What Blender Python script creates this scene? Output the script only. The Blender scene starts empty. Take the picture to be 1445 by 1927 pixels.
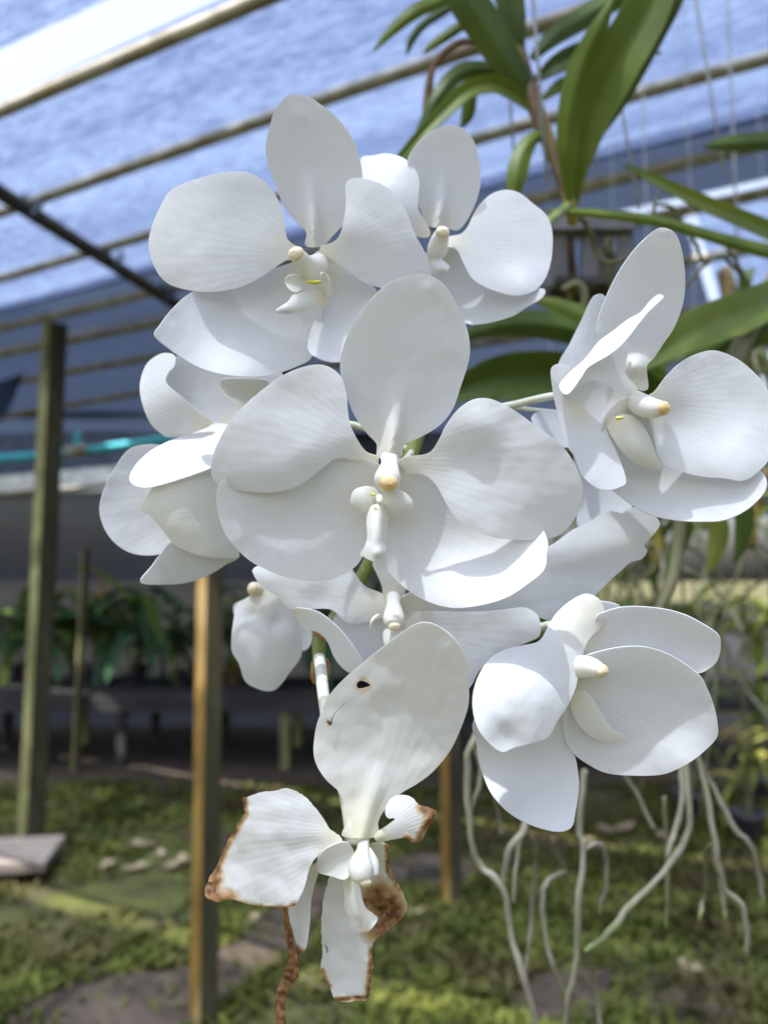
import bpy, math, random
import numpy as np
from mathutils import Vector, noise
from mathutils.geometry import delaunay_2d_cdt

# ---------------------------------------------------------------- scene, camera, light
SC = bpy.context.scene
COL = SC.collection
FPX, CX, CY = 1449.0, 722.5, 963.5           # focal length and centre, in photograph pixels
PITCH = math.radians(5.0)
CAM = Vector((0.0, 0.0, 1.40))
FWD = Vector((0, math.cos(PITCH), math.sin(PITCH)))
UPV = Vector((0, -math.sin(PITCH), math.cos(PITCH)))
RGT = Vector((1, 0, 0))
SUN_DIR = Vector((-0.20, -0.27, 0.94)).normalized()      # towards the sun

cd = bpy.data.cameras.new("camera")
co = bpy.data.objects.new("camera", cd); COL.objects.link(co)
co.location = CAM; co.rotation_euler = (math.radians(90) + PITCH, 0, 0)
cd.sensor_fit = 'HORIZONTAL'; cd.sensor_width = 36.0; cd.lens = 36.0 * FPX / 1445.0
cd.clip_start = 0.01; cd.clip_end = 500
cd.dof.use_dof = True; cd.dof.focus_distance = 0.196; cd.dof.aperture_fstop = 14.5
SC.camera = co

wd = bpy.data.worlds.new("World"); SC.world = wd; wd.use_nodes = True
wn = wd.node_tree.nodes; wl = wd.node_tree.links
bg = wn["Background"]; sky = wn.new("ShaderNodeTexSky"); sky.sky_type = 'NISHITA'; sky.sun_disc = False
sky.sun_elevation = math.asin(SUN_DIR.z); sky.sun_rotation = math.atan2(SUN_DIR.x, SUN_DIR.y)
sky.air_density = 1.0; sky.dust_density = 7.0; sky.ozone_density = 1.0
hs = wn.new("ShaderNodeHueSaturation"); hs.inputs['Saturation'].default_value = 0.72          # milky, humid sky
wl.new(sky.outputs[0], hs.inputs['Color']); wl.new(hs.outputs[0], bg.inputs[0]); bg.inputs[1].default_value = 0.15

sd = bpy.data.lights.new("sun", 'SUN'); sd.energy = 3.6; sd.angle = math.radians(0.5); sd.color = (1.0, 0.95, 0.88)
so = bpy.data.objects.new("sun", sd); COL.objects.link(so); so.location = (0, 0, 8)
so.rotation_euler = SUN_DIR.to_track_quat('Z', 'Y').to_euler()

SC.view_settings.view_transform = 'Standard'; SC.view_settings.look = 'None'
SC.view_settings.exposure = 1.68; SC.view_settings.gamma = 1.0
SC.view_settings.use_curve_mapping = False
SC.cycles.use_denoising = True
SC.cycles.max_bounces = 10; SC.cycles.diffuse_bounces = 6; SC.cycles.transmission_bounces = 8
SC.cycles.transparent_max_bounces = 24; SC.cycles.caustics_reflective = False; SC.cycles.caustics_refractive = False
SC.cycles.sample_clamp_indirect = 6.0

# ---------------------------------------------------------------- helpers
def W(px, py, d):
    """point seen at photograph pixel px,py at distance d along the camera axis"""
    return CAM + FWD * d + RGT * (d * (px - CX) / FPX) + UPV * (d * (CY - py) / FPX)

def PZ(px, py, z):
    v = FWD + RGT * ((px - CX) / FPX) + UPV * ((CY - py) / FPX)
    return CAM + v * ((z - CAM.z) / v.z)

def tag(o, label=None, cat=None, group=None, kind=None):
    if label: o["label"] = label
    if cat: o["category"] = cat
    if group: o["group"] = group
    if kind: o["kind"] = kind
    return o

def empty(name, loc, label=None, cat=None, group=None):
    o = bpy.data.objects.new(name, None); COL.objects.link(o); o.location = loc
    o.empty_display_size = 0.02
    return tag(o, label, cat, group)

def root_loc(p):
    while p.parent: p = p.parent
    return p.location.copy()

def mesh_obj(name, vs, fs, mat, parent=None, origin=None, smooth=True, uv=None, thick=0):
    """vs are world points; parts are stored relative to the thing's own origin"""
    if parent is not None: O = root_loc(parent)
    else: O = Vector(origin) if origin is not None else Vector((0, 0, 0))
    me = bpy.data.meshes.new(name)
    me.from_pydata([tuple(Vector(v) - O) for v in vs], [], fs)
    me.update()
    if smooth: me.polygons.foreach_set("use_smooth", [True] * len(me.polygons))
    if uv is not None:
        l = me.uv_layers.new(name="UVMap")
        idx = np.zeros(len(me.loops), dtype=np.int32); me.loops.foreach_get("vertex_index", idx)
        l.data.foreach_set("uv", np.asarray(uv, dtype=np.float32)[idx].ravel())
    me.materials.append(mat)
    o = bpy.data.objects.new(name, me); COL.objects.link(o)
    if parent is not None: o.parent = parent
    else: o.location = O
    if thick:
        s = o.modifiers.new("thickness", 'SOLIDIFY'); s.thickness = thick; s.offset = 0
        e = o.modifiers.new("crisp_rim", 'EDGE_SPLIT'); e.split_angle = math.radians(55)
    return o

def crom(pts, n, closed=False):
    """Catmull-Rom through points of any dimension"""
    P = np.asarray(pts, dtype=float); m = len(P); out = []
    segs = m if closed else m - 1
    for i in range(segs):
        if closed: p0, p1, p2, p3 = P[i - 1], P[i], P[(i + 1) % m], P[(i + 2) % m]
        else: p0, p1, p2, p3 = P[max(i - 1, 0)], P[i], P[i + 1], P[min(i + 2, m - 1)]
        for k in range(n):
            t = k / n
            out.append(0.5 * ((2 * p1) + (-p0 + p2) * t + (2 * p0 - 5 * p1 + 4 * p2 - p3) * t * t + (-p0 + 3 * p1 - 3 * p2 + p3) * t ** 3))
    if not closed: out.append(P[-1])
    return np.array(out)

def tube_geo(pts, radii, n=10, sub=5, cap=True):
    """round tube through world points with a radius at each; rounded ends"""
    Q = crom([list(p) + [r] for p, r in zip(pts, radii)], sub)
    vs, fs = [], []
    m = len(Q); nrm = None
    for i in range(m):
        a, b = Q[max(i - 1, 0)][:3], Q[min(i + 1, m - 1)][:3]
        t = Vector(b - a).normalized()
        if nrm is None:
            nrm = t.cross(Vector((0.3, 0.2, 1)) if abs(t.z) < 0.9 else Vector((1, 0, 0.1))).normalized()
        else: nrm = (nrm - t * nrm.dot(t)).normalized()
        bi = t.cross(nrm); c = Vector(Q[i][:3]); r = max(Q[i][3], 1e-5)
        for k in range(n):
            a_ = 2 * math.pi * k / n
            vs.append(c + (nrm * math.cos(a_) + bi * math.sin(a_)) * r)
    for i in range(m - 1):
        for k in range(n):
            k2 = (k + 1) % n
            fs.append((i * n + k, i * n + k2, (i + 1) * n + k2, (i + 1) * n + k))
    if cap:
        for i, s in ((0, -1), (m - 1, 1)):
            a, b = Vector(Q[max(i - 1, 0)][:3]), Vector(Q[min(i + 1, m - 1)][:3])
            vs.append(Vector(Q[i][:3]) + (b - a).normalized() * s * Q[i][3] * 0.55)
            for k in range(n):
                k2 = (k + 1) % n
                fs.append((len(vs) - 1, i * n + k2, i * n + k) if s < 0 else (len(vs) - 1, i * n + k, i * n + k2))
    return vs, fs

def tube(name, pts, radii, mat, parent=None, origin=None, n=10, sub=5):
    if not hasattr(radii, '__len__'): radii = [radii] * len(pts)
    v, f = tube_geo(pts, radii, n, sub)
    return mesh_obj(name, v, f, mat, parent, origin)

def box_geo(c, ax, ay, az):
    """box with half-axis vectors, small bevel"""
    c, ax, ay, az = Vector(c), Vector(ax), Vector(ay), Vector(az)
    vs, fs = [], []
    bv = 0.12 * min(ax.length, ay.length, az.length)
    bx, by, bz = 1 - bv / ax.length, 1 - bv / ay.length, 1 - bv / az.length
    idx = {}
    for sx in (-1, 1):
        for sy in (-1, 1):
            for sz in (-1, 1):
                for k, (mx, my, mz) in enumerate(((1, by, bz), (bx, 1, bz), (bx, by, 1))):
                    idx[sx, sy, sz, k] = len(vs)
                    vs.append(c + ax * sx * mx + ay * sy * my + az * sz * mz)
    def q(*k): fs.append(tuple(idx[a] for a in k))
    for s in (-1, 1):
        q((s, -1, -1, 0), (s, 1, -1, 0), (s, 1, 1, 0), (s, -1, 1, 0))
        q((-1, s, -1, 1), (1, s, -1, 1), (1, s, 1, 1), (-1, s, 1, 1))
        q((-1, -1, s, 2), (1, -1, s, 2), (1, 1, s, 2), (-1, 1, s, 2))
    for a in (-1, 1):
        for b in (-1, 1):
            q((a, b, -1, 0), (a, b, 1, 0), (a, b, 1, 1), (a, b, -1, 1))
            q((a, -1, b, 0), (a, 1, b, 0), (a, 1, b, 2), (a, -1, b, 2))
            q((-1, a, b, 1), (1, a, b, 1), (1, a, b, 2), (-1, a, b, 2))
            for c_ in (-1, 1):
                q((a, b, c_, 0), (a, b, c_, 1), (a, b, c_, 2))
    return vs, fs

def box(name, c, ax, ay, az, mat, parent=None, origin=None):
    v, f = box_geo(c, ax, ay, az)
    o = mesh_obj(name, v, f, mat, parent, origin, smooth=False)
    import bmesh
    bm = bmesh.new(); bm.from_mesh(o.data); bmesh.ops.recalc_face_normals(bm, faces=bm.faces); bm.to_mesh(o.data); bm.free()
    return o

# ---------------------------------------------------------------- materials
def new_mat(name):
    m = bpy.data.materials.new(name); m.use_nodes = True
    nt = m.node_tree; return m, nt, nt.nodes, nt.links, nt.nodes["Principled BSDF"]

def ramp(N, a, b, pa=0.35, pb=0.65):
    r = N.new("ShaderNodeValToRGB"); e = r.color_ramp.elements
    e[0].position, e[1].position = pa, pb; e[0].color = (*a, 1); e[1].color = (*b, 1); return r

def pm(name, c1, c2, scale=20, rough=0.6, bump=0.2, bdist=0.002, transl=0, stretch=(1, 1, 1), c3=None, s3=3, spec=0.4, coord='Object'):
    """two- or three-tone noise material with relief, optionally letting light through"""
    m, nt, N, L, b = new_mat(name)
    tc = N.new("ShaderNodeTexCoord"); mp = N.new("ShaderNodeMapping"); mp.inputs['Scale'].default_value = stretch
    L.new(tc.outputs[coord], mp.inputs[0])
    nz = N.new("ShaderNodeTexNoise"); nz.inputs['Scale'].default_value = scale; nz.inputs['Detail'].default_value = 6
    nz.inputs['Roughness'].default_value = 0.6; L.new(mp.outputs[0], nz.inputs[0])
    r = ramp(N, c1, c2); L.new(nz.outputs[0], r.inputs[0]); col = r.outputs[0]
    if c3:
        n2 = N.new("ShaderNodeTexNoise"); n2.inputs['Scale'].default_value = s3; n2.inputs['Detail'].default_value = 4
        L.new(mp.outputs[0], n2.inputs[0]); r2 = ramp(N, (0, 0, 0), (1, 1, 1), 0.5, 0.62); L.new(n2.outputs[0], r2.inputs[0])
        mx = N.new("ShaderNodeMix"); mx.data_type = 'RGBA'; L.new(r2.outputs[0], mx.inputs[0]); L.new(col, mx.inputs[6])
        mx.inputs[7].default_value = (*c3, 1); col = mx.outputs[2]
    L.new(col, b.inputs['Base Color']); b.inputs['Roughness'].default_value = rough
    b.inputs['Specular IOR Level'].default_value = spec
    if bump:
        bp = N.new("ShaderNodeBump"); bp.inputs['Strength'].default_value = bump; bp.inputs['Distance'].default_value = bdist
        L.new(nz.outputs[0], bp.inputs['Height']); L.new(bp.outputs[0], b.inputs['Normal'])
    if transl:
        t = N.new("ShaderNodeBsdfTranslucent"); L.new(col, t.inputs[0])
        s = N.new("ShaderNodeMixShader"); s.inputs[0].default_value = transl
        L.new(b.outputs[0], s.inputs[1]); L.new(t.outputs[0], s.inputs[2]); L.new(s.outputs[0], N["Material Output"].inputs[0])
    return m

def petal_mat(name, col=(0.86, 0.86, 0.87), transl=0.40, vein=0.07, cream=(0.86, 0.83, 0.74)):
    """white waxy tepal: fine radiating veins, cell relief, pale translucence, brown dry spots from the 'stain' layer"""
    m, nt, N, L, b = new_mat(name)
    uv = N.new("ShaderNodeUVMap"); uv.uv_map = "UVMap"
    sx = N.new("ShaderNodeSeparateXYZ"); L.new(uv.outputs[0], sx.inputs[0])
    tc = N.new("ShaderNodeTexCoord")
    nz = N.new("ShaderNodeTexNoise"); nz.inputs['Scale'].default_value = 130; nz.inputs['Detail'].default_value = 4
    L.new(tc.outputs['Object'], nz.inputs[0])
    nb = N.new("ShaderNodeTexNoise"); nb.inputs['Scale'].default_value = 900; nb.inputs['Detail'].default_value = 2
    L.new(tc.outputs['Object'], nb.inputs[0])
    # veins radiate from the claw: bands over the angle u
    wv = N.new("ShaderNodeTexWave"); wv.wave_type = 'BANDS'; wv.bands_direction = 'X'
    wv.inputs['Scale'].default_value = 4.5; wv.inputs['Distortion'].default_value = 2.5; wv.inputs['Detail'].default_value = 3
    wv.inputs['Detail Scale'].default_value = 1.2
    L.new(uv.outputs[0], wv.inputs[0])
    # large soft undulation
    nl = N.new("ShaderNodeTexNoise"); nl.inputs['Scale'].default_value = 45; nl.inputs['Detail'].default_value = 2
    L.new(tc.outputs['Object'], nl.inputs[0])
    def bump(h, s, d, prev=None):
        q = N.new("ShaderNodeBump"); q.inputs['Strength'].default_value = s; q.inputs['Distance'].default_value = d
        L.new(h, q.inputs['Height'])
        if prev: L.new(prev, q.inputs['Normal'])
        return q.outputs[0]
    n1 = bump(nl.outputs[0], 0.35, 0.0010)
    n2 = bump(wv.outputs['Fac'], vein, 0.00022, n1)
    n3 = bump(nz.outputs[0], 0.3, 0.0005, n2)
    n4 = bump(nb.outputs[0], 0.25, 0.00012, n3)
    L.new(n4, b.inputs['Normal'])
    st = N.new("ShaderNodeAttribute"); st.attribute_name = "stain"
    ad = N.new("ShaderNodeMath"); ad.operation = 'ADD'; L.new(st.outputs['Fac'], ad.inputs[0])
    ms = N.new("ShaderNodeMath"); ms.operation = 'MULTIPLY_ADD'; L.new(nz.outputs[0], ms.inputs[0]); ms.inputs[1].default_value = 0.9; ms.inputs[2].default_value = -0.45
    nf = N.new("ShaderNodeTexNoise"); nf.inputs['Scale'].default_value = 420; nf.inputs['Detail'].default_value = 5; L.new(tc.outputs['Object'], nf.inputs[0])
    mm = N.new("ShaderNodeMath"); mm.operation = 'MULTIPLY'; L.new(ms.outputs[0], mm.inputs[0])
    sg = N.new("ShaderNodeMath"); sg.operation = 'GREATER_THAN'; L.new(st.outputs['Fac'], sg.inputs[0]); sg.inputs[1].default_value = 0.02
    L.new(sg.outputs[0], mm.inputs[1]); L.new(mm.outputs[0], ad.inputs[1])
    rp = N.new("ShaderNodeValToRGB"); E = rp.color_ramp.elements
    E[0].position = 0.08; E[0].color = (0, 0, 0, 1); E[1].position = 0.50; E[1].color = (1, 1, 1, 1)
    L.new(ad.outputs[0], rp.inputs[0])
    br = ramp(N, (0.17, 0.065, 0.022), (0.56, 0.33, 0.16), 0.3, 0.7); L.new(nf.outputs[0], br.inputs[0])
    # claw is faintly cream
    cr = N.new("ShaderNodeValToRGB"); C = cr.color_ramp.elements
    C[0].position = 0.04; C[0].color = (*cream, 1); C[1].position = 0.3; C[1].color = (*col, 1)
    L.new(sx.outputs[1], cr.inputs[0])
    mx = N.new("ShaderNodeMix"); mx.data_type = 'RGBA'
    rq = N.new("ShaderNodeValToRGB"); E2 = rq.color_ramp.elements        # first yellowed, then brown
    E2[0].position = 0.42; E2[0].color = (0, 0, 0, 1); E2[1].position = 0.85; E2[1].color = (1, 1, 1, 1); L.new(ad.outputs[0], rq.inputs[0])
    m2 = N.new("ShaderNodeMix"); m2.data_type = 'RGBA'; L.new(rq.outputs[0], m2.inputs[0]); m2.inputs[6].default_value = (0.72, 0.54, 0.30, 1); L.new(br.outputs[0], m2.inputs[7])
    L.new(rp.outputs[0], mx.inputs[0]); L.new(cr.outputs[0], mx.inputs[6]); L.new(m2.outputs[2], mx.inputs[7])
    L.new(mx.outputs[2], b.inputs['Base Color'])
    b.inputs['Roughness'].default_value = 0.42; b.inputs['Specular IOR Level'].default_value = 0.35
    t = N.new("ShaderNodeBsdfTranslucent"); L.new(mx.outputs[2], t.inputs[0]); L.new(n4, t.inputs[1])
    s = N.new("ShaderNodeMixShader"); s.inputs[0].default_value = transl
    L.new(b.outputs[0], s.inputs[1]); L.new(t.outputs[0], s.inputs[2]); L.new(s.outputs[0], N["Material Output"].inputs[0])
    return m

def net_mat(name, dens, var, c, tc_=(0.2, 0.22, 0.26), streak=(0.25, 9, 1), weave=60, tint=(1, 1, 1)):
    """woven shade cloth: threads cover 'dens' of the area, uneven with folds and overlaps"""
    m, nt, N, L, b = new_mat(name)
    N.remove(b)
    tc = N.new("ShaderNodeTexCoord"); mp = N.new("ShaderNodeMapping"); mp.inputs['Scale'].default_value = streak
    L.new(tc.outputs['Object'], mp.inputs[0])
    n1 = N.new("ShaderNodeTexNoise"); n1.inputs['Scale'].default_value = 1.0; n1.inputs['Detail'].default_value = 5; n1.inputs['Roughness'].default_value = 0.65
    L.new(mp.outputs[0], n1.inputs[0])
    n2 = N.new("ShaderNodeTexNoise"); n2.inputs['Scale'].default_value = weave; n2.inputs['Detail'].default_value = 3; n2.inputs['Roughness'].default_value = 0.8
    mp2 = N.new("ShaderNodeMapping"); mp2.inputs['Scale'].default_value = (0.35, 1.3, 1); L.new(tc.outputs['Object'], mp2.inputs[0]); L.new(mp2.outputs[0], n2.inputs[0])
    n3 = N.new("ShaderNodeTexNoise"); n3.inputs['Scale'].default_value = 5; n3.inputs['Detail'].default_value = 3; L.new(tc.outputs['Object'], n3.inputs[0])
    def madd(a, k, c0):
        q = N.new("ShaderNodeMath"); q.operation = 'MULTIPLY_ADD'; L.new(a, q.inputs[0]); q.inputs[1].default_value = k
        if isinstance(c0, float): q.inputs[2].default_value = c0
        else: L.new(c0, q.inputs[2])
        return q.outputs[0]
    f = madd(n1.outputs[0], var * 3.4, float(dens - var * 1.7 - var * 2.1 - var * 0.5))
    f = madd(n2.outputs[0], var * 4.2, f)
    f = madd(n3.outputs[0], var * 1.0, f)
    cl = N.new("ShaderNodeClamp"); L.new(f, cl.inputs[0]); cl.inputs[1].default_value = 0.05; cl.inputs[2].default_value = 0.992
    d = N.new("ShaderNodeBsdfDiffuse"); d.inputs[0].default_value = (*c, 1)
    t = N.new("ShaderNodeBsdfTranslucent"); t.inputs[0].default_value = (*tc_, 1)
    a = N.new("ShaderNodeAddShader"); L.new(d.outputs[0], a.inputs[0]); L.new(t.outputs[0], a.inputs[1])
    tr = N.new("ShaderNodeBsdfTransparent"); tr.inputs[0].default_value = (*tint, 1)
    s = N.new("ShaderNodeMixShader"); L.new(cl.outputs[0], s.inputs[0]); L.new(tr.outputs[0], s.inputs[1]); L.new(a.outputs[0], s.inputs[2])
    L.new(s.outputs[0], N["Material Output"].inputs[0])
    return m

M = {}
M['petal'] = petal_mat('white_tepal')
M['thin'] = petal_mat('papery_old_tepal', (0.84, 0.83, 0.80), 0.42, 0.13, (0.85, 0.82, 0.66))
M['cream'] = petal_mat('cream_tepal', (0.84, 0.83, 0.78), 0.35, 0.05, (0.84, 0.80, 0.66))
M['column'] = pm('ivory_column', (0.84, 0.82, 0.74), (0.87, 0.86, 0.83), 90, 0.4, 0.15, 0.0004, 0.28)
M['cap'] = pm('yellow_anther_cap', (0.74, 0.50, 0.20), (0.85, 0.72, 0.48), 130, 0.35, 0.1, 0.0003)
M['capcream'] = pm('cream_anther_cap', (0.80, 0.67, 0.46), (0.86, 0.79, 0.66), 130, 0.35, 0.1, 0.0003)
M['mark'] = pm('green_yellow_mark', (0.55, 0.55, 0.05), (0.70, 0.68, 0.2), 200, 0.5, 0.0)
M['pedicel'] = pm('ivory_pedicel', (0.72, 0.70, 0.48), (0.82, 0.82, 0.74), 60, 0.45, 0.15, 0.0004, 0.15, (1, 1, 0.3))
M['rachis'] = pm('green_rachis', (0.14, 0.18, 0.03), (0.25, 0.29, 0.08), 60, 0.45, 0.15, 0.0004)
M['bract'] = pm('dry_bract', (0.30, 0.14, 0.05), (0.50, 0.33, 0.16), 150, 0.7, 0.4, 0.0006, 0.25)
M['fleck'] = pm('dark_fleck', (0.05, 0.02, 0.015), (0.16, 0.07, 0.03), 600, 0.8, 0.3, 0.0003)
M['leaf'] = pm('orchid_leaf_green', (0.17, 0.24, 0.030), (0.26, 0.34, 0.06), 14, 0.42, 0.2, 0.001, 0.5, (1, 1, 1), (0.24, 0.26, 0.04), 8, 0.25)
M['leafdark'] = pm('orchid_leaf_dark', (0.06, 0.10, 0.018), (0.11, 0.165, 0.03), 14, 0.45, 0.2, 0.001, 0.28, spec=0.25)
M['leaflight'] = pm('orchid_leaf_light', (0.24, 0.33, 0.06), (0.36, 0.45, 0.13), 14, 0.4, 0.2, 0.001, 0.5, (1, 1, 1), (0.42, 0.42, 0.10), 9)
M['leafyellow'] = pm('leaf_yellowing', (0.30, 0.30, 0.05), (0.42, 0.42, 0.10), 14, 0.45, 0.2, 0.001, 0.35, (1, 1, 1), (0.14, 0.20, 0.03), 10)
M['leafdry'] = pm('leaf_dried', (0.10, 0.05, 0.02), (0.26, 0.16, 0.08), 60, 0.8, 0.5, 0.002, 0.2)
M['stem'] = pm('brown_stem', (0.09, 0.045, 0.03), (0.22, 0.15, 0.06), 60, 0.65, 0.5, 0.002, 0, (1, 1, 0.5), (0.36, 0.30, 0.06), 25)
M['root'] = pm('grey_root', (0.16, 0.145, 0.10), (0.32, 0.295, 0.23), 70, 0.85, 0.6, 0.001, 0, (1, 1, 0.35), (0.20, 0.23, 0.11), 22)
M['rootolive'] = pm('olive_root', (0.09, 0.09, 0.04), (0.20, 0.19, 0.10), 50, 0.8, 0.5, 0.001, 0, (1, 1, 0.35))
M['tip'] = pm('green_root_tip', (0.20, 0.27, 0.07), (0.33, 0.36, 0.15), 90, 0.45, 0.2, 0.0005)
M['pipe'] = pm('weathered_pipe', (0.20, 0.19, 0.15), (0.40, 0.38, 0.32), 12, 0.6, 0.3, 0.002, 0, (1, 1, 1), (0.25, 0.20, 0.13), 5)
M['beam'] = pm('dark_beam', (0.025, 0.024, 0.025), (0.07, 0.065, 0.06), 14, 0.75, 0.4, 0.003)
M['tie'] = pm('blue_tie', (0.03, 0.06, 0.09), (0.06, 0.10, 0.14), 30, 0.6, 0.2, 0.001)
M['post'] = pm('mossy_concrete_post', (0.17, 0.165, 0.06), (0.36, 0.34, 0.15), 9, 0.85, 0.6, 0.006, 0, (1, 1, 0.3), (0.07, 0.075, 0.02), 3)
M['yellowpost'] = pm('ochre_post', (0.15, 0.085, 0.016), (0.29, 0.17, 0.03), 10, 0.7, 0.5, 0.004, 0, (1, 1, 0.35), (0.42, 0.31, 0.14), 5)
M['postshade'] = pm('painted_shade_face', (0.028, 0.028, 0.014), (0.06, 0.055, 0.025), 9, 0.85, 0.6, 0.006, 0, (1, 1, 0.3))  # shade put into the colour, for the right-hand faces of the posts
M['leafblue'] = pm('blue_green_leaf', (0.035, 0.09, 0.045), (0.07, 0.15, 0.075), 14, 0.45, 0.2, 0.001, 0.28, spec=0.25)
M['wood'] = pm('dark_wood', (0.02, 0.02, 0.02), (0.06, 0.055, 0.055), 10, 0.85, 0.5, 0.004, 0, (0.25, 2, 2))
M['plank'] = pm('bleached_plank', (0.15, 0.125, 0.105), (0.25, 0.215, 0.19), 8, 0.85, 0.5, 0.004, 0, (0.3, 3, 3))
M['pot'] = pm('dark_pot', (0.03, 0.03, 0.035), (0.08, 0.08, 0.09), 14, 0.5, 0.1)
M['terracotta'] = pm('faded_pot', (0.20, 0.10, 0.07), (0.32, 0.18, 0.13), 14, 0.8, 0.2)
M['basket'] = pm('grey_basket_slat', (0.13, 0.13, 0.14), (0.24, 0.24, 0.26), 30, 0.7, 0.4, 0.001)
M['teal'] = pm('turquoise_pipe', (0.05, 0.50, 0.64), (0.09, 0.60, 0.72), 12, 0.4, 0.05)
M['wire'] = pm('steel_wire', (0.25, 0.26, 0.28), (0.42, 0.43, 0.45), 40, 0.5, 0.1)
M['ground'] = pm('mossy_ground', (0.036, 0.037, 0.011), (0.072, 0.080, 0.016), 5, 0.95, 0.7, 0.03, 0, (1, 1, 1), (0.085, 0.062, 0.042), 1.3)
M['soil'] = pm('bare_soil', (0.040, 0.030, 0.021), (0.075, 0.056, 0.042), 9, 0.9, 0.7, 0.02)
M['grass'] = pm('ground_cover', (0.062, 0.082, 0.011), (0.125, 0.145, 0.022), 3, 0.8, 0, 0.001, 0.3, (1, 1, 1), (0.09, 0.075, 0.025), 2.0)
M['litter'] = pm('dead_leaf', (0.20, 0.15, 0.09), (0.46, 0.40, 0.27), 40, 0.85, 0.5, 0.003, 0.15)
M['net'] = net_mat('shade_net_light', 0.70, 0.42, (0.03, 0.035, 0.05), (0.035, 0.05, 0.10), (0.22, 6, 1), 34, (0.76, 0.86, 1.0))
M['netdark'] = net_mat('shade_net_dark', 0.978, 0.02, (0.02, 0.024, 0.035), (0.010, 0.015, 0.028))
M['netpale'] = net_mat('shade_net_pale', 0.58, 0.24, (0.03, 0.035, 0.05), (0.05, 0.06, 0.10), (0.3, 1, 9), 20)
M['netwall'] = net_mat('shade_net_wall', 0.93, 0.04, (0.06, 0.062, 0.075), (0.05, 0.052, 0.065), (0.4, 0.4, 14))

# ---------------------------------------------------------------- ground
rng = random.Random(7)
def ground_z(x, y):
    return 0.03 * noise.noise(Vector((x * 0.9, y * 0.9, 3.1))) + 0.012 * noise.noise(Vector((x * 4, y * 4, 1.7)))
gx = np.concatenate([[-220, -90, -40, -20, -12], np.arange(-8, 8.01, 0.12), [12, 20, 40, 90, 220]])
gy = np.concatenate([[-60, -20, -8, -3], np.arange(0, 8.01, 0.12), [10, 14, 22, 40, 90, 220, 480]])
vs = [(x, y, ground_z(x, y)) for y in gy for x in gx]; nx = len(gx)
fs = [(j * nx + i, j * nx + i + 1, (j + 1) * nx + i + 1, (j + 1) * nx + i) for j in range(len(gy) - 1) for i in range(nx - 1)]
tag(mesh_obj('ground', vs, fs, M['ground']), kind='structure')

def inside(x, y, poly):
    return bool(insides(np.array([[x, y]]), np.array([(p[0], p[1]) for p in poly]))[0])

def insides(Q, poly):
    """which of the points Q lie inside a closed outline"""
    x, y = Q[:, :1], Q[:, 1:2]; x1, y1 = poly[:, 0], poly[:, 1]; x2, y2 = np.roll(x1, 1), np.roll(y1, 1)
    with np.errstate(divide='ignore', invalid='ignore'):
        c = ((y1 > y) != (y2 > y)) & (x < (x2 - x1) * (y - y1) / (y2 - y1) + x1)
    return (c.sum(1) % 2) == 1

def sheet(name, poly, mat, dz, step=0.08, kind='structure'):
    """a sheet that follows the ground dz above it, inside a plan outline"""
    P = crom([(p[0], p[1]) for p in poly], 4, True)
    pts = [Vector((p[0], p[1])) for p in P]; ne = len(pts)
    x0, x1 = P[:, 0].min(), P[:, 0].max(); y0, y1 = P[:, 1].min(), P[:, 1].max()
    Q = np.array([(x, y) for x in np.arange(x0, x1, step) for y in np.arange(y0, y1, step)])
    pts += [Vector(q) for q in Q[insides(Q, P)]]
    r = delaunay_2d_cdt(pts, [(i, (i + 1) % ne) for i in range(ne)], [list(range(ne))], 1, 1e-6)
    vs = [(v.x, v.y, ground_z(v.x, v.y) + dz) for v in r[0]]
    return tag(mesh_obj(name, vs, [tuple(f) for f in r[2]], mat), kind=kind)

path_px = [(-60, 1990), (60, 1900), (160, 1850), (330, 1835), (430, 1790), (510, 1715), (590, 1665), (760, 1612), (880, 1600), (880, 1650), (720, 1680), (610, 1720), (560, 1790), (450, 1870), (330, 1960), (200, 2040)]
path_poly = [PZ(a, b, 0) for a, b in path_px]
sheet('path', path_poly, M['soil'], 0.012)
bare_px = [(950, 1900), (1010, 1850), (1120, 1835), (1180, 1870), (1120, 1930), (1000, 1960)]
bare_poly = [PZ(a, b, 0) for a, b in bare_px]
sheet('bare_patch', bare_poly, M['soil'], 0.010)
sheet('soil_strip', [(-7, 5.15), (-3, 5.25), (-1, 5.2), (1, 5.28), (3, 5.15), (7, 5.2), (7, 7.6), (0, 7.7), (-7, 7.6)], M['soil'], 0.014, 0.25)

# puddle in the path
m, nt, N, L, b = new_mat('puddle_water')
b.inputs['Base Color'].default_value = (0.03, 0.03, 0.025, 1); b.inputs['Roughness'].default_value = 0.08
M['water'] = m
sheet('puddle', [PZ(a, b_, 0) for a, b_ in [(765, 1640), (800, 1632), (840, 1634), (850, 1645), (815, 1654), (775, 1652)]], M['water'], 0.020, 0.05)

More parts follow.
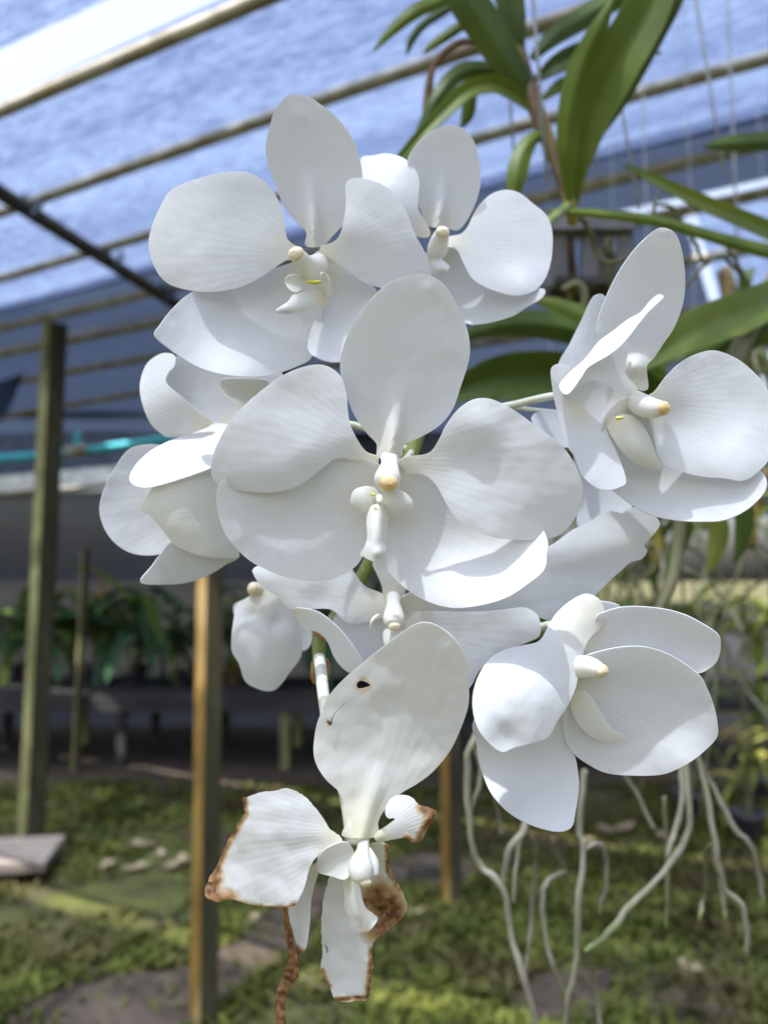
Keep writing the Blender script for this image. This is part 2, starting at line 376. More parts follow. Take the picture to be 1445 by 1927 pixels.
# low ground cover: nobody could count the leaves
R = np.random.default_rng(5)
vs, fs = [], []
n_try = 76000
GY = 2.2 + 3.2 * R.random(n_try) ** 1.2; GX = (R.random(n_try) - 0.5) * 1.75 * GY; GQ = np.stack([GX, GY], 1)
BARE = insides(GQ, np.array([(p.x, p.y) for p in path_poly])) | insides(GQ, np.array([(p.x, p.y) for p in bare_poly]))
for k in range(n_try):
    x, y = float(GX[k]), float(GY[k])
    dens = noise.noise(Vector((x * 1.3, y * 1.3, 9.0))) + 0.5 * noise.noise(Vector((x * 5, y * 5, 2.0)))
    if dens < R.random() * 0.9 - 0.55: continue
    if BARE[k] and R.random() > 0.06: continue
    z = ground_z(x, y); s = 0.012 + 0.016 * R.random(); a = R.random() * 6.28; up = 0.2 + 0.9 * R.random()
    h = z + 0.008 + 0.03 * R.random() * (1 + max(dens, 0))
    ca, sa = math.cos(a), math.sin(a); i = len(vs)
    vs += [(x, y, z), (x + ca * s - sa * s * 0.5, y + sa * s + ca * s * 0.5, h), (x + ca * s * 2, y + sa * s * 2, h + s * up * 0.4), (x + ca * s + sa * s * 0.5, y + sa * s - ca * s * 0.5, h)]
    fs.append((i, i + 1, i + 2, i + 3))
tag(mesh_obj('ground_cover', vs, fs, M['grass']), 'low green ground cover and moss across the nursery floor', 'ground cover', kind='stuff')

# fallen leaves
def dead_leaf(p, size, rot, seed, label, group='dead leaves lying on the grass', mat='litter'):
    r = random.Random(seed); vs, fs = [], []
    nu, nv = 9, 5
    for i in range(nu):
        u = i / (nu - 1)
        wd_ = math.sin(math.pi * min(1, u * 0.94 + 0.03)) ** 0.7 * 0.24 * (1 + 1.1 * noise.noise(Vector((u * 7, seed * 2.3, 0))))
        for j in range(nv):
            v = j / (nv - 1) * 2 - 1
            z = 0.16 * v * v + 0.16 * noise.noise(Vector((u * 3, v * 2, seed * 1.3))) + 0.10 * math.sin(u * 5 + seed)
            vs.append(Vector(((u - 0.5), v * wd_, z * 0.7)) * size)
    for i in range(nu - 1):
        for j in range(nv - 1):
            k = i * nv + j; fs.append((k, k + 1, k + nv + 1, k + nv))
    zmin = min(v.z for v in vs); ca, sa = math.cos(rot), math.sin(rot)
    W_ = [(p.x + v.x * ca - v.y * sa, p.y + v.x * sa + v.y * ca, ground_z(p.x, p.y) + v.z - zmin + 0.006) for v in vs]
    o = mesh_obj('dead_leaf', W_, fs, M[mat], origin=(p.x, p.y, ground_z(p.x, p.y)), thick=0.003)
    return tag(o, label, 'dead leaf', group)
for k, (a, b_, s, rr, lab) in enumerate([
    (268, 1600, .13, .3, 'brown curled dead leaf left of the ochre post, farthest of that litter'),
    (302, 1612, .09, 2, 'pale dead leaf at the top of the litter beside the ochre post'),
    (255, 1642, .14, .1, 'pale yellow dead leaf lying flat in the litter left of the ochre post'),
    (330, 1635, .15, .6, 'largest pale dead leaf, tucked right beside the ochre post'),
    (205, 1635, .10, 1.2, 'thin brown dead leaf at the left end of the litter'),
    (115, 1622, .08, .9, 'small pale dead leaf right of the bleached plank'),
    (315, 1745, .05, .5, 'tiny whitish dead leaf on the grass left of the ochre post'),
    (785, 1722, .09, .2, 'pale dead leaf on grass right of the withered flower'),
    (1160, 1572, .20, .1, 'large pale straw dead leaf on grass behind the hanging roots'),
    (1245, 1575, .10, 1.7, 'straw dead leaf at the right end of the pale litter behind the roots'),
    (1110, 1590, .10, .4, 'pale dead leaf at the left end of the litter behind the roots'),
    (1300, 1838, .11, .8, 'brown dead leaf on grass at lower right'),
    (1210, 1735, .08, 2.2, 'brownish dead leaf between the forked root and the root tips'),
    (22, 1905, .09, .3, 'grey dead leaf at the lower left corner by the path'),
    (150, 1560, .05, .4, 'small pale dead leaf near the foot of the mossy post'),
    (475, 1740, .08, .9, 'rust coloured dead leaf at the edge of the dirt path'),
    (570, 1780, .09, 1.9, 'pale dead leaf on the path between the dangling sepals of the withered flower')]):
    dead_leaf(PZ(a, b_, 0.0), s, rr, k + 1, lab)

# plank at the left edge
c = PZ(-35, 1612, 0.09); box('plank', c, (0.33, 0.05, 0), (-0.03, 0.19, 0), (0, 0, 0.022), M['plank'], origin=c - Vector((0, 0, .09)))
pk = bpy.data.objects['plank']; tag(pk, 'bleached grey plank lying low beside the mossy post', 'plank')
for sx in (-0.2, 0.12):
    box('support_block', c + Vector((sx, 0, -0.055)), (0.04, 0, 0), (0, 0.13, 0), (0, 0, 0.034), M['wood'], parent=pk)

# ---------------------------------------------------------------- posts
def post(name, foot, half, h, ang, mat, label, lean=(0, 0), cat='post', dark='postshade'):
    ca, sa = math.cos(ang), math.sin(ang); vs, fs = [], []
    nl = 14; O = Vector((foot.x, foot.y, 0))
    for i in range(nl + 1):
        z = -0.05 + (h + 0.05) * i / nl
        for k, (a, b_) in enumerate(((1, .78), (.78, 1), (-.78, 1), (-1, .78), (-1, -.78), (-.78, -1), (.78, -1), (1, -.78))):
            w = half * (1 + 0.05 * noise.noise(Vector((k * 3.1, z * 2.3, foot.x))))
            vs.append(O + Vector(((a * ca - b_ * sa) * w + lean[0] * z, (a * sa + b_ * ca) * w + lean[1] * z, z)))
    for i in range(nl):
        for k in range(8):
            fs.append((i * 8 + k, i * 8 + (k + 1) % 8, (i + 1) * 8 + (k + 1) % 8, (i + 1) * 8 + k))
    fs.append(tuple(nl * 8 + k for k in range(8)))
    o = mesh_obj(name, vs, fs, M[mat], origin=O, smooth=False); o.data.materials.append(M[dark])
    for p in o.data.polygons:                  # right-facing sides get a darker colour, shade painted in
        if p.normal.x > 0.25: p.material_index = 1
    return tag(o, label, cat)
HP = 1.47                                     # roof pipes above the camera
ZP = CAM.z + HP
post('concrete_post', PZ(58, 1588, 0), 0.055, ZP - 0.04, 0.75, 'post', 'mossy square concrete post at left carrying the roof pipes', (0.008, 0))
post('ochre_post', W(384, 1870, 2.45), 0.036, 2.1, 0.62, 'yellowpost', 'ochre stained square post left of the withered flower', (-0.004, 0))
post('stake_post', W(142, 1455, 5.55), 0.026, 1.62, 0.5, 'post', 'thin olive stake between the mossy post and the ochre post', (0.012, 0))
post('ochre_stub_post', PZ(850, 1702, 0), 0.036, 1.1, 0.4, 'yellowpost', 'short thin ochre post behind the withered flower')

# ---------------------------------------------------------------- roof pipes, beam, shade nets
TH = math.radians(62)
PD = Vector((-math.sin(TH), math.cos(TH), 0)); PN = Vector((math.cos(TH), math.sin(TH), 0))   # along the pipes, across them away from the camera
pipe_y = [1.138, 1.47, 1.797, 2.17, 2.46, 2.86, 3.4]
ords = ['nearest roof pipe, along the lower edge of the white gap in the net', 'second roof pipe from the gap, passing behind the top left flower',
        'third roof pipe from the gap, crossing behind the hanging plant stem', 'fourth roof pipe from the gap, along the edge of the dark net',
        'fifth roof pipe from the gap, resting on the mossy post', 'sixth roof pipe from the gap, far behind the flowers', 'farthest roof pipe, deepest under the net']
for k, y0 in enumerate(pipe_y):
    O = Vector((0, y0 * HP, ZP)); rad = 0.021 if k < 3 else 0.024
    pts = [O + PD * t + Vector((0, 0, 0.012 * math.sin(t * 1.1 + k))) for t in (-4, -2, 0, 2, 4, 6, 8)]
    tag(tube('roof_pipe', pts, rad, M['pipe'], origin=pts[0], n=12, sub=4), ords[k], 'pipe', 'grey pipes under the shade net')
zb = ZP - 0.048
a, b_ = PZ(0, 362, zb), PZ(330, 572, zb); dv = (b_ - a)
bm_ = tube('roof_beam', [a - dv * 4.0, a, b_, b_ + dv * 1.5], 0.031, M['beam'], origin=a - dv * 4.0, n=12)
tag(bm_, 'dark beam crossing under the pipes at upper left', 'beam')
for (px, py) in ((62, 392), (215, 492), (318, 552)):
    p = PZ(px, py, zb); tube('pipe_tie', [p + Vector((-.03, -.01, .05)), p + Vector((-.012, 0, -.012)), p + Vector((.012, 0, -.02)), p + Vector((.03, .01, .05))], 0.012, M['tie'], parent=bm_, n=8)
def net_sheet(name, y0, y1, mat, label, t0=-5, t1=9, dz=0.03, fold=0.01):
    """a strip of shade cloth lying over the pipes between two forward intercepts (in pipe heights)"""
    nu, nv = 90, max(8, int((y1 - y0) * HP / 0.03)); vs, fs = [], []
    for j in range(nv + 1):
        v = -(y0 + (y1 - y0) * j / nv) * HP * math.sin(TH)
        for i in range(nu + 1):
            u = t0 + (t1 - t0) * i / nu
            z = fold * noise.noise(Vector((u * 0.5, v * 11, y0 * 7))) + 0.012 * noise.noise(Vector((u * 0.8, v * 2, 4)))
            edge = 0.012 * noise.noise(Vector((u * 1.3, 0, y0))) if j in (0, nv) else 0
            vs.append((u, v + edge, z))
    for j in range(nv):
        for i in range(nu):
            k = j * (nu + 1) + i; fs.append((k, k + 1, k + nu + 2, k + nu + 1))
    o = mesh_obj(name, vs, fs, M[mat]); o.location = (0, 0, ZP + dz); o.rotation_euler = (0, 0, math.radians(90) + TH)
    return tag(o, label, 'shade net')
net_sheet('shade_net', -2.2, 1.012, 'net', 'pale blue shade net at the top left corner, nearer than the white gap')
net_sheet('shade_net', 1.125, 2.10, 'net', 'wide wrinkled pale shade net over the flowers, beyond the white gap', dz=0.036)
net_sheet('shade_net', 2.06, 2.46, 'netdark', 'dark dense shade net strip along the fourth roof pipe', dz=0.060)
net_sheet('shade_net', 2.56, 4.4, 'net', 'farthest pale shade net strip behind the right flowers', dz=0.042, t0=-7, t1=0.3)
net_sheet('shade_net', 2.52, 5.6, 'netdark', 'far dark shade net beyond the mossy post', dz=0.046, t0=0.35, t1=14)

def hang_net(name, x0, x1, y, z0, z1, mat, label, slope=0.0, seed=0):
    nu, nv = 60, 14; vs, fs = [], []
    for j in range(nv + 1):
        for i in range(nu + 1):
            u, w = i / nu, j / nv; x = x0 + (x1 - x0) * u
            z = z0 + (z1 - z0) * w + slope * u + (0.05 * noise.noise(Vector((x * 0.9, w, seed))) if j in (0, nv) else 0)
            vs.append((x, y + 0.06 * noise.noise(Vector((x * 2.2, z * 0.8, seed))) + 0.03 * w, z))
    for j in range(nv):
        for i in range(nu):
            k = j * (nu + 1) + i; fs.append((k, k + 1, k + nu + 2, k + nu + 1))
    return tag(mesh_obj(name, vs, fs, M[mat], origin=(x0, y, z0)), label, 'shade net')
hang_net('side_net', -7.5, 1.3, 7.4, 0.0, 2.24, 'netwall', 'dark net wall standing behind the potted plants at left', seed=1)
hang_net('side_net', 1.3, 7.5, 7.4, 0.0, 1.17, 'netwall', 'low dark net wall behind the bench at right', seed=2)
hang_net('valance_net', -7.5, -0.6, 6.9, 2.72, 3.75, 'netdark', 'dark net hanging in folds above the turquoise pipe', 0.25, 3)
hang_net('valance_net', -1.3, 7.5, 7.2, 2.0, 2.8, 'netdark', 'dark net hanging behind the right flowers, above the bright horizon gap', 0.0, 5)
hang_net('side_net', -7.5, 0.2, 7.5, 2.20, 2.85, 'netpale', 'pale strip of net under the turquoise pipe', 0.0, 6)
# sloping dark net sheet at the left edge
vs = [W(-150, 720, 3.6), W(45, 700, 4.5), W(5, 790, 4.5), W(-150, 830, 3.6)]
g = 10; vv, ff = [], []
for j in range(g + 1):
    for i in range(g + 1):
        u, w = i / g, j / g
        p = vs[0] * (1 - u) * (1 - w) + vs[1] * u * (1 - w) + vs[2] * u * w + vs[3] * (1 - u) * w
        vv.append(p + Vector((0, 0.12 * math.sin(u * 3) * math.sin(w * 3.1), -0.05 * math.sin(u * 3.14))))
for j in range(g):
    for i in range(g):
        k = j * (g + 1) + i; ff.append((k, k + 1, k + g + 2, k + g + 1))
tag(mesh_obj('rolled_net', vv, ff, M['netdark'], origin=vs[0]), 'slack fold of dark net at the left edge beside the mossy post', 'shade net')

# turquoise water pipe with its joint
D5 = 4.9
tp = [W(-160, 880, D5), W(0, 863, D5), W(145, 850, D5), W(310, 826, D5), W(420, 806, D5), W(560, 770, D5)]
wp = tag(tube('water_pipe', tp, 0.026, M['teal'], origin=tp[0], n=12), 'turquoise water pipe strung behind the mossy post', 'pipe')
tube('pipe_joint', [W(126, 852, D5), W(163, 847, D5)], 0.040, M['pipe'], parent=wp, n=12)
tube('pipe_riser', [W(146, 848, D5), W(146, 815, D5)], 0.020, M['teal'], parent=wp, n=10)
# pale rail under it
rp_ = [W(-120, 942, 5.2), W(60, 925, 5.2), W(300, 905, 5.2), W(520, 880, 5.2)]
tag(tube('rail_pipe', rp_, 0.017, M['pipe'], origin=rp_[0]), 'thin grey rail below the turquoise pipe', 'pipe')

# ---------------------------------------------------------------- bench with legs
bn = empty('plant_bench', (0, 5.8, 0), 'long low dark slatted bench across the back', 'bench')
for k in range(7):
    y = 5.8 + k * 0.15
    box('slat', (0, y, 0.54), (5.2, 0, 0), (0, 0.055, 0), (0, 0, 0.022), M['wood'], parent=bn)
box('front_rail', (0, 5.74, 0.485), (5.2, 0, 0), (0, 0.02, 0), (0, 0, 0.05), M['wood'], parent=bn)
for k in range(15):
    x = -4.6 + k * 0.66 + 0.1 * math.sin(k * 7)
    for y in (5.8, 6.65):
        box('leg', (x, y, 0.25), (0.032, 0, 0), (0, 0.032, 0), (0, 0, 0.265), M['wood' if k % 3 else 'post'], parent=bn)

# ---------------------------------------------------------------- plants on the bench
def strap_mesh(name, droop, fold, seed):
    nu = 12; vs, fs = [], []
    for i in range(nu):
        u = i / (nu - 1); w = 0.055 * (math.sin(math.pi * min(1, 0.12 + u * 0.88)) ** 0.6) * (1 if u < .97 else 0.3)
        x = u - droop * 0.25 * u * u; z = 0.55 * u - droop * u * u
        for s in (-1, -0.5, 0, 0.5, 1):
            vs.append((x, s * w + 0.03 * math.sin(u * 3 + seed), z + abs(s) * w * fold))
    for i in range(nu - 1):
        for j in range(4):
            k = i * 5 + j; fs.append((k, k + 1, k + 6, k + 5))
    me = bpy.data.meshes.new(name); me.from_pydata(vs, [], fs); me.update()
    me.polygons.foreach_set("use_smooth", [True] * len(me.polygons)); return me
STRAP = {}
def strap(matname, k):
    if (matname, k) not in STRAP:
        me = strap_mesh('leaf', [0.5, 0.9, 1.25, 0.7][k], [0.5, 0.7, 0.4, 0.6][k], k); me.materials.append(M[matname]); STRAP[matname, k] = me
    return STRAP[matname, k]

def pot_geo(c, r, h):
    prof = [(0.70, 0), (0.74, 0.02), (0.95, 0.84), (1.05, 0.85), (1.06, 1.0), (0.96, 1.0), (0.92, 0.88), (0.0, 0.86)]
    vs, fs = [], []; n = 18
    for (a, b_) in prof:
        for k in range(n):
            t = 2 * math.pi * k / n; vs.append((c.x + math.cos(t) * a * r, c.y + math.sin(t) * a * r, c.z + b_ * h))
    for i in range(len(prof) - 1):
        for k in range(n):
            fs.append((i * n + k, i * n + (k + 1) % n, (i + 1) * n + (k + 1) % n, (i + 1) * n + k))
    fs.append(tuple(reversed(range(n)))); return vs, fs

def potted(x, y, size, nleaf, mats, seed, label, stake=0, pot='pot'):
    r = random.Random(seed); t = empty('potted_orchid', (x, y, 0.563), label, 'plant', 'potted orchids along the bench')
    ph = 0.13; v, f = pot_geo(Vector((x, y, 0.563)), 0.075, ph); mesh_obj('pot', v, f, M[pot], parent=t)
    p = [Vector((x, y, 0.563 + ph * 0.85)), Vector((x + r.uniform(-.02, .02), y, 0.563 + ph + size * 0.25)), Vector((x + r.uniform(-.05, .05), y, 0.563 + ph + size * 0.6))]
    tube('stem', p, [0.014, 0.012, 0.007], M['rootolive'], parent=t, n=7)
    for k in range(nleaf):
        o = bpy.data.objects.new('leaf', strap(r.choice(mats), r.randrange(4))); COL.objects.link(o); o.parent = t
        f_ = r.random(); o.location = (p[1] * (1 - f_) + p[2] * f_) - t.location - Vector((0, 0, size * 0.1 * (1 - f_)))
        o.rotation_euler = (r.uniform(-.3, .3), r.uniform(-.5, .3), r.random() * 6.28); s = size * r.uniform(0.6, 1.05)
        o.scale = (s, s * r.uniform(0.9, 1.7), s)
    if stake: tube('stake', [Vector((x + .05, y, 0.6)), Vector((x + .07, y, 0.563 + stake * .5)), Vector((x + .06, y, 0.563 + stake))], 0.016, M['yellowpost'], parent=t, n=7)
    return t
where = ['at the far left edge behind the mossy post', 'just right of the mossy post', 'with a thin stake right of the mossy post', 'below the left flower, left part', 'below the left flower with broad leaves',
         'close to the left side of the ochre post', 'just right of the ochre post', 'behind the nodding petal', 'left of the withered flower stalk', 'behind the withered flower', 'behind the short ochre post',
         'under the lowest right flower', 'yellowish, under the lowest right flower', 'yellowing, right of the lowest flower', 'yellow leaved at the far right', 'half hidden at the right edge']
xs = [-3.35, -2.75, -2.35, -1.95, -1.6, -1.22, -0.85, -0.5, -0.2, 0.15, 0.6, 1.1, 1.55, 2.05, 2.5, 2.95]
for k, x in enumerate(xs):
    mats = ['leafblue', 'leafdark', 'leafdark', 'leafblue', 'leaf'] if k < 11 else (['leaf', 'leafdark', 'leaflight'] if k < 13 else ['leafyellow', 'leaf', 'leafdark'])
    potted(x, 6.0 + 0.28 * ((k * 37) % 3) / 2, 0.55 + 0.1 * ((k * 13) % 4), 16, mats, 40 + k, 'leafy potted orchid on the bench ' + where[k], [0, 0, 0.85, 0, 0, 0.5, 0, 0, 0, 0, .6, 0, 0, .7, 0, 0][k], 'terracotta' if k % 4 == 1 else 'pot')
ORD = ['first', 'second', 'third', 'fourth', 'fifth', 'sixth', 'seventh', 'eighth', 'ninth', 'tenth', 'eleventh', 'twelfth']
for k in range(12):
    x = -3.05 + k * 0.5; potted(x, 6.55, 0.75, 16, ['leafblue', 'leafdark', 'leafdark'], 80 + k, ORD[k] + ' plant from the left in the dark back row of the bench', 0)

# ---------------------------------------------------------------- tepals
def seg_dist(x, y, a, b):
    ax, ay = a; bx, by = b; dx, dy = bx - ax, by - ay
    t = np.clip(((x - ax) * dx + (y - ay) * dy) / (dx * dx + dy * dy + 1e-9), 0, 1)
    return np.hypot(x - ax - t * dx, y - ay - t * dy)

_seed = [0]
def patch(outline, base, tip, prof, curl, tilt, d0, gauss=(), folds=(), stains=(), hole=None, und=0.30, step=8.0, rag=0.0, ridge=None):
    """one curved tepal surface: its outline, and how far (mm) its middle line, edges, dents and folds lie from the flower's own distance d0"""
    _seed[0] += 1; sd_ = _seed[0] * 3.7
    B = crom(outline, 6, True)
    if rag:
        for i in range(len(B)):
            B[i] += rag * np.array([noise.noise(Vector((i * 0.9, sd_, 0))), noise.noise(Vector((i * 0.9, sd_, 5)))])
    # even spacing along the edge
    seg = np.hypot(*(np.roll(B, -1, 0) - B).T); cum = np.concatenate([[0], np.cumsum(seg)]); n = max(24, int(cum[-1] / (step * 0.8)))
    BB = np.vstack([B, B[:1]]); s = np.linspace(0, cum[-1], n, endpoint=False)
    B = np.stack([np.interp(s, cum, BB[:, 0]), np.interp(s, cum, BB[:, 1])], 1)
    pts = [Vector(p) for p in B]; edges = [(i, (i + 1) % n) for i in range(n)]
    Hb = None
    if hole is not None:
        Hb = crom(hole, 4, True); i0 = len(pts); pts += [Vector(p) for p in Hb]
        edges += [(i0 + i, i0 + (i + 1) % len(Hb)) for i in range(len(Hb))]
    x0, y0 = B.min(0); x1, y1 = B.max(0); row = 0
    ring = np.vstack([B] + ([Hb] if Hb is not None else []))
    Q = []
    for yy in np.arange(y0, y1, step * 0.87):
        row += 1
        Q += [(xx, yy) for xx in np.arange(x0 + (row % 2) * step / 2, x1, step)]
    Q = np.array(Q); ok = insides(Q, B) & (((Q[:, None, :] - ring[None]) ** 2).sum(2).min(1) > (step * 0.6) ** 2)
    if Hb is not None: ok &= ~insides(Q, Hb)
    pts += [Vector(q) for q in Q[ok]]
    r = delaunay_2d_cdt(pts, edges, [], 1 if hole is None else 1, 1e-5)
    P = np.array([(v.x, v.y) for v in r[0]]); FC = np.array([P[list(f)].mean(0) for f in r[2]])
    ok = insides(FC, B)
    if Hb is not None: ok &= ~insides(FC, Hb)
    F = [tuple(f) for f, k in zip(r[2], ok) if k]
    base = np.array(base, float); tip = np.array(tip, float); ax = tip - base; Ln = np.hypot(*ax); ax /= Ln; pr = np.array([-ax[1], ax[0]])
    rel = P - base; v = np.clip(rel @ ax / Ln, -0.1, 1.15); lat = rel @ pr
    # half width along the axis
    bl = (B - base); bv = bl @ ax / Ln; bw = np.abs(bl @ pr)
    hw = np.array([max(bw[np.abs(bv - a) < 0.14].max() if (np.abs(bv - a) < 0.14).any() else 10, 8) for a in v])
    w = np.clip(lat / hw, -1.2, 1.2)
    b_, m_, t_ = prof
    dz = b_ * (1 - v) * (1 - 2 * v) + 4 * m_ * v * (1 - v) + t_ * v * (2 * v - 1)
    dz = dz + curl * w * w + tilt * w
    for (gx_, gy_, gr, ga) in gauss:
        dz = dz + ga * np.exp(-((P[:, 0] - gx_) ** 2 + (P[:, 1] - gy_) ** 2) / (gr * gr))
    for (ax_, ay_, bx_, by_, k) in folds:       # everything left of the line bends away by k mm per 100 px, rounded at the line
        dx, dy = bx_ - ax_, by_ - ay_; l = math.hypot(dx, dy)
        sdist = -((P[:, 0] - ax_) * dy - (P[:, 1] - ay_) * dx) / l
        sd2 = 0.5 * (sdist + np.sqrt(sdist * sdist + 150.0))
        dz = dz + k * sd2 / 100.0
    if ridge is not None:                        # raised midrib that sinks back into the blade away from the claw
        dz = dz - ridge[0] * np.exp(-(lat / ridge[1]) ** 2) * np.exp(-(np.maximum(v, 0) / ridge[2]) ** 2)
    if und:
        dz = dz + np.array([und * noise.noise(Vector((p[0] / 70, p[1] / 70, sd_))) + und * 0.45 * noise.noise(Vector((p[0] / 26, p[1] / 26, sd_ + 9))) for p in P])
    ang = np.arctan2(lat, np.maximum(rel @ ax + Ln * 0.18, 3))
    uv = np.stack([ang, np.hypot(*rel.T) / Ln], 1)
    st = np.zeros(len(P))
    for (poly, rad, *lim) in stains:
        if len(poly) == 1: d = np.hypot(P[:, 0] - poly[0][0], P[:, 1] - poly[0][1])
        else: d = np.min([seg_dist(P[:, 0], P[:, 1], poly[i], poly[i + 1]) for i in range(len(poly) - 1)], 0)
        st = np.maximum(st, np.clip(1.25 - d / rad, 0, lim[0] if lim else 1))
    if len(stains): dz = dz + st * np.array([1.5 * noise.noise(Vector((p[0] / 11, p[1] / 11, sd_))) + 0.3 * noise.noise(Vector((p[0] / 4, p[1] / 4, sd_))) for p in P])   # dry tissue crumples
    vs = [W(p[0], p[1], d0 + z * 0.001) for p, z in zip(P, dz)]
    return vs, F, uv, st

def tepal(name, parent, pieces, d0, mat='petal', thick=0.00032, label=None):
    """a sepal, petal or lip lobe as one mesh of one or more joined surfaces"""
    if isinstance(pieces, dict): pieces = [pieces]
    VS, FS, UV, ST = [], [], [], []
    for p in pieces:
        v, f, u, s = patch(d0=d0, **p); o = len(VS)
        VS += v; FS += [tuple(i + o for i in g) for g in f]; UV.append(u); ST.append(s)
    ob = mesh_obj(name, VS, FS, M[mat], parent, uv=np.vstack(UV), thick=thick)
    at = ob.data.attributes.new("stain", 'FLOAT', 'POINT'); at.data.foreach_set("value", np.concatenate(ST).astype(np.float32))
    if label: ob["label"] = label
    return ob

def T(outline, base, tip, prof, curl=0, tilt=0, **k):
    return dict(outline=outline, base=base, tip=tip, prof=prof, curl=curl, tilt=tilt, **k)

def column(parent, pts, radii, cap_at, cap_r, capmat='cap', cap_dir=None):
    """pts are (px, py, dist); radii in px"""
    P = [W(*p) for p in pts]; Rr = [0.80 * r * p[2] / FPX for r, p in zip(radii, pts)]
    c = tube('column', P, Rr, M['column'], parent=parent, n=18, sub=6)
    a = W(*cap_at); r = 0.79 * cap_r * cap_at[2] / FPX; vs, fs = [], []; nu, nv = 16, 12
    d = (P[-1] - P[-2]).normalized() if cap_dir is None else Vector(cap_dir).normalized()
    q = d.to_track_quat('Z', 'Y')
    for j in range(nv):
        ph = math.pi * (j + 0.5) / nv
        for i in range(nu):
            t = 2 * math.pi * i / nu; rr = r * (1 + 0.07 * math.cos(2 * t) + 0.05 * noise.noise(Vector((i, j, r * 999))))
            vs.append(a + q @ Vector((math.sin(ph) * math.cos(t) * rr, math.sin(ph) * math.sin(t) * rr, math.cos(ph) * rr * 0.7)))
    for j in range(nv - 1):
        for i in range(nu): fs.append((j * nu + i, (j + 1) * nu + i, (j + 1) * nu + (i + 1) % nu, j * nu + (i + 1) % nu))
    for j, s in ((0, 1), (nv - 1, -1)):
        vs.append(a + q @ Vector((0, 0, s * r * 0.7))); k = len(vs) - 1
        for i in range(nu):
            i2 = (i + 1) % nu; fs.append((k, j * nu + i, j * nu + i2) if s > 0 else (k, j * nu + i2, j * nu + i))
    mesh_obj('anther_cap', vs, fs, M[capmat], parent=c)
    return c

def ptube(name, parent, pts, radii, mat, n=12, sub=6):
    return tube(name, [W(*p) for p in pts], [r * p[2] / FPX for r, p in zip(radii, pts)], M[mat], parent=parent, n=n, sub=sub)

def flower(px, py, d, label):
    return empty('orchid_flower', W(px, py, d), label, 'flower', 'white orchid flowers on one spray')

# ---- A: top left flower
dA = 0.214
A = flower(590, 495, dA + .006, 'open white orchid at the top left, its lip lobe pointing left')
tepal('dorsal_sepal', A, T([(555,176),(581,181),(601,194),(625,212),(655,246),(673,284),(682,329),(678,369),(658,409),(628,441),(607,462),(575,462),(577,436),(551,410),(533,385),(517,345),(503,305),(500,272),(507,240),(515,212),(529,190),(541,180)],
      (591,465), (575,180), (4.5, 0.3, -4.5), -1.2, 0, ridge=(5.5,13,.30), gauss=[(560,215,14,-.5)]), dA)
tepal('petal', A, T([(562,467),(541,450),(535,417),(531,393),(517,365),(497,341),(469,325),(433,323),(396,329),(352,343),(320,359),(304,385),(288,421),(280,457),(286,489),(300,517),(320,535),(352,545),(392,549),(441,543),(485,525),(517,503),(540,489),(562,488)],
      (565,477), (282,440), (0, -3.5, 2), 2.0, -1.0, gauss=[(470,400,60,1.2)]), dA)
tepal('petal', A, T([(603,463),(622,457),(637,446),(646,421),(651,385),(650,352),(656,338),(681,335),(710,343),(734,357),(754,381),(768,405),(779,437),(798,473),(811,510),(800,540),(765,552),(716,541),(680,528),(650,505),(625,490),(606,484)],
      (605,474), (760,430), (0, -4, -4), 2.0, 2.0, gauss=[(650,430,40,-1.5)]), dA)
tepal('lateral_sepal', A, T([(600,530),(608,500),(595,478),(560,490),(530,500),(485,513),(430,530),(362,549),(324,581),(300,612),(290,628),(300,642),(340,672),(380,694),(429,706),(477,709),(517,704),(557,690),(585,674),(600,640),(606,594),(606,555)],
      (595,500), (350,670), (3, 6, -6), -2.5, -2.0, gauss=[(470,690,60,-3.0)]), dA)
tepal('lateral_sepal', A, T([(596,510),(598,480),(620,478),(650,500),(700,535),(728,590),(718,640),(685,675),(641,681),(612,679),(583,664),(580,640),(592,600),(600,550)],
      (612,510), (655,672), (3, 7, -3), -2.0, 0, gauss=[(605,640,24,-2.0)]), dA)
lp = tepal('lip', A, [T([(518,585),(541,568),(556,550),(581,545),(605,551),(618,566),(613,579),(593,579),(569,587),(541,590)], (600,562), (520,585), (-4, -9, -12), 2.0, 0, step=5),
      T([(536,525),(549,516),(573,519),(580,540),(556,550),(541,541)], (578,528), (538,530), (-3, -6, -7), -1.5, 0, step=5),
      T([(603,515),(613,513),(622,530),(624,550),(614,560),(604,540)], (606,550), (614,515), (-3, -6, -8), -1.5, 0, step=5)], dA, 'cream')
ptube('lip_mark', lp, [(577, 529, dA - .0075), (592, 531, dA - .0085), (603, 530, dA - .0075)], [3, 4, 3], 'mark', 8)
column(A, [(604, 482, dA + .004), (596, 500, dA - .001), (578, 500, dA - .006), (561, 482, dA - .0105)], [15, 27, 24, 19], (557, 477, dA - .0108), 19.5, 'capcream')

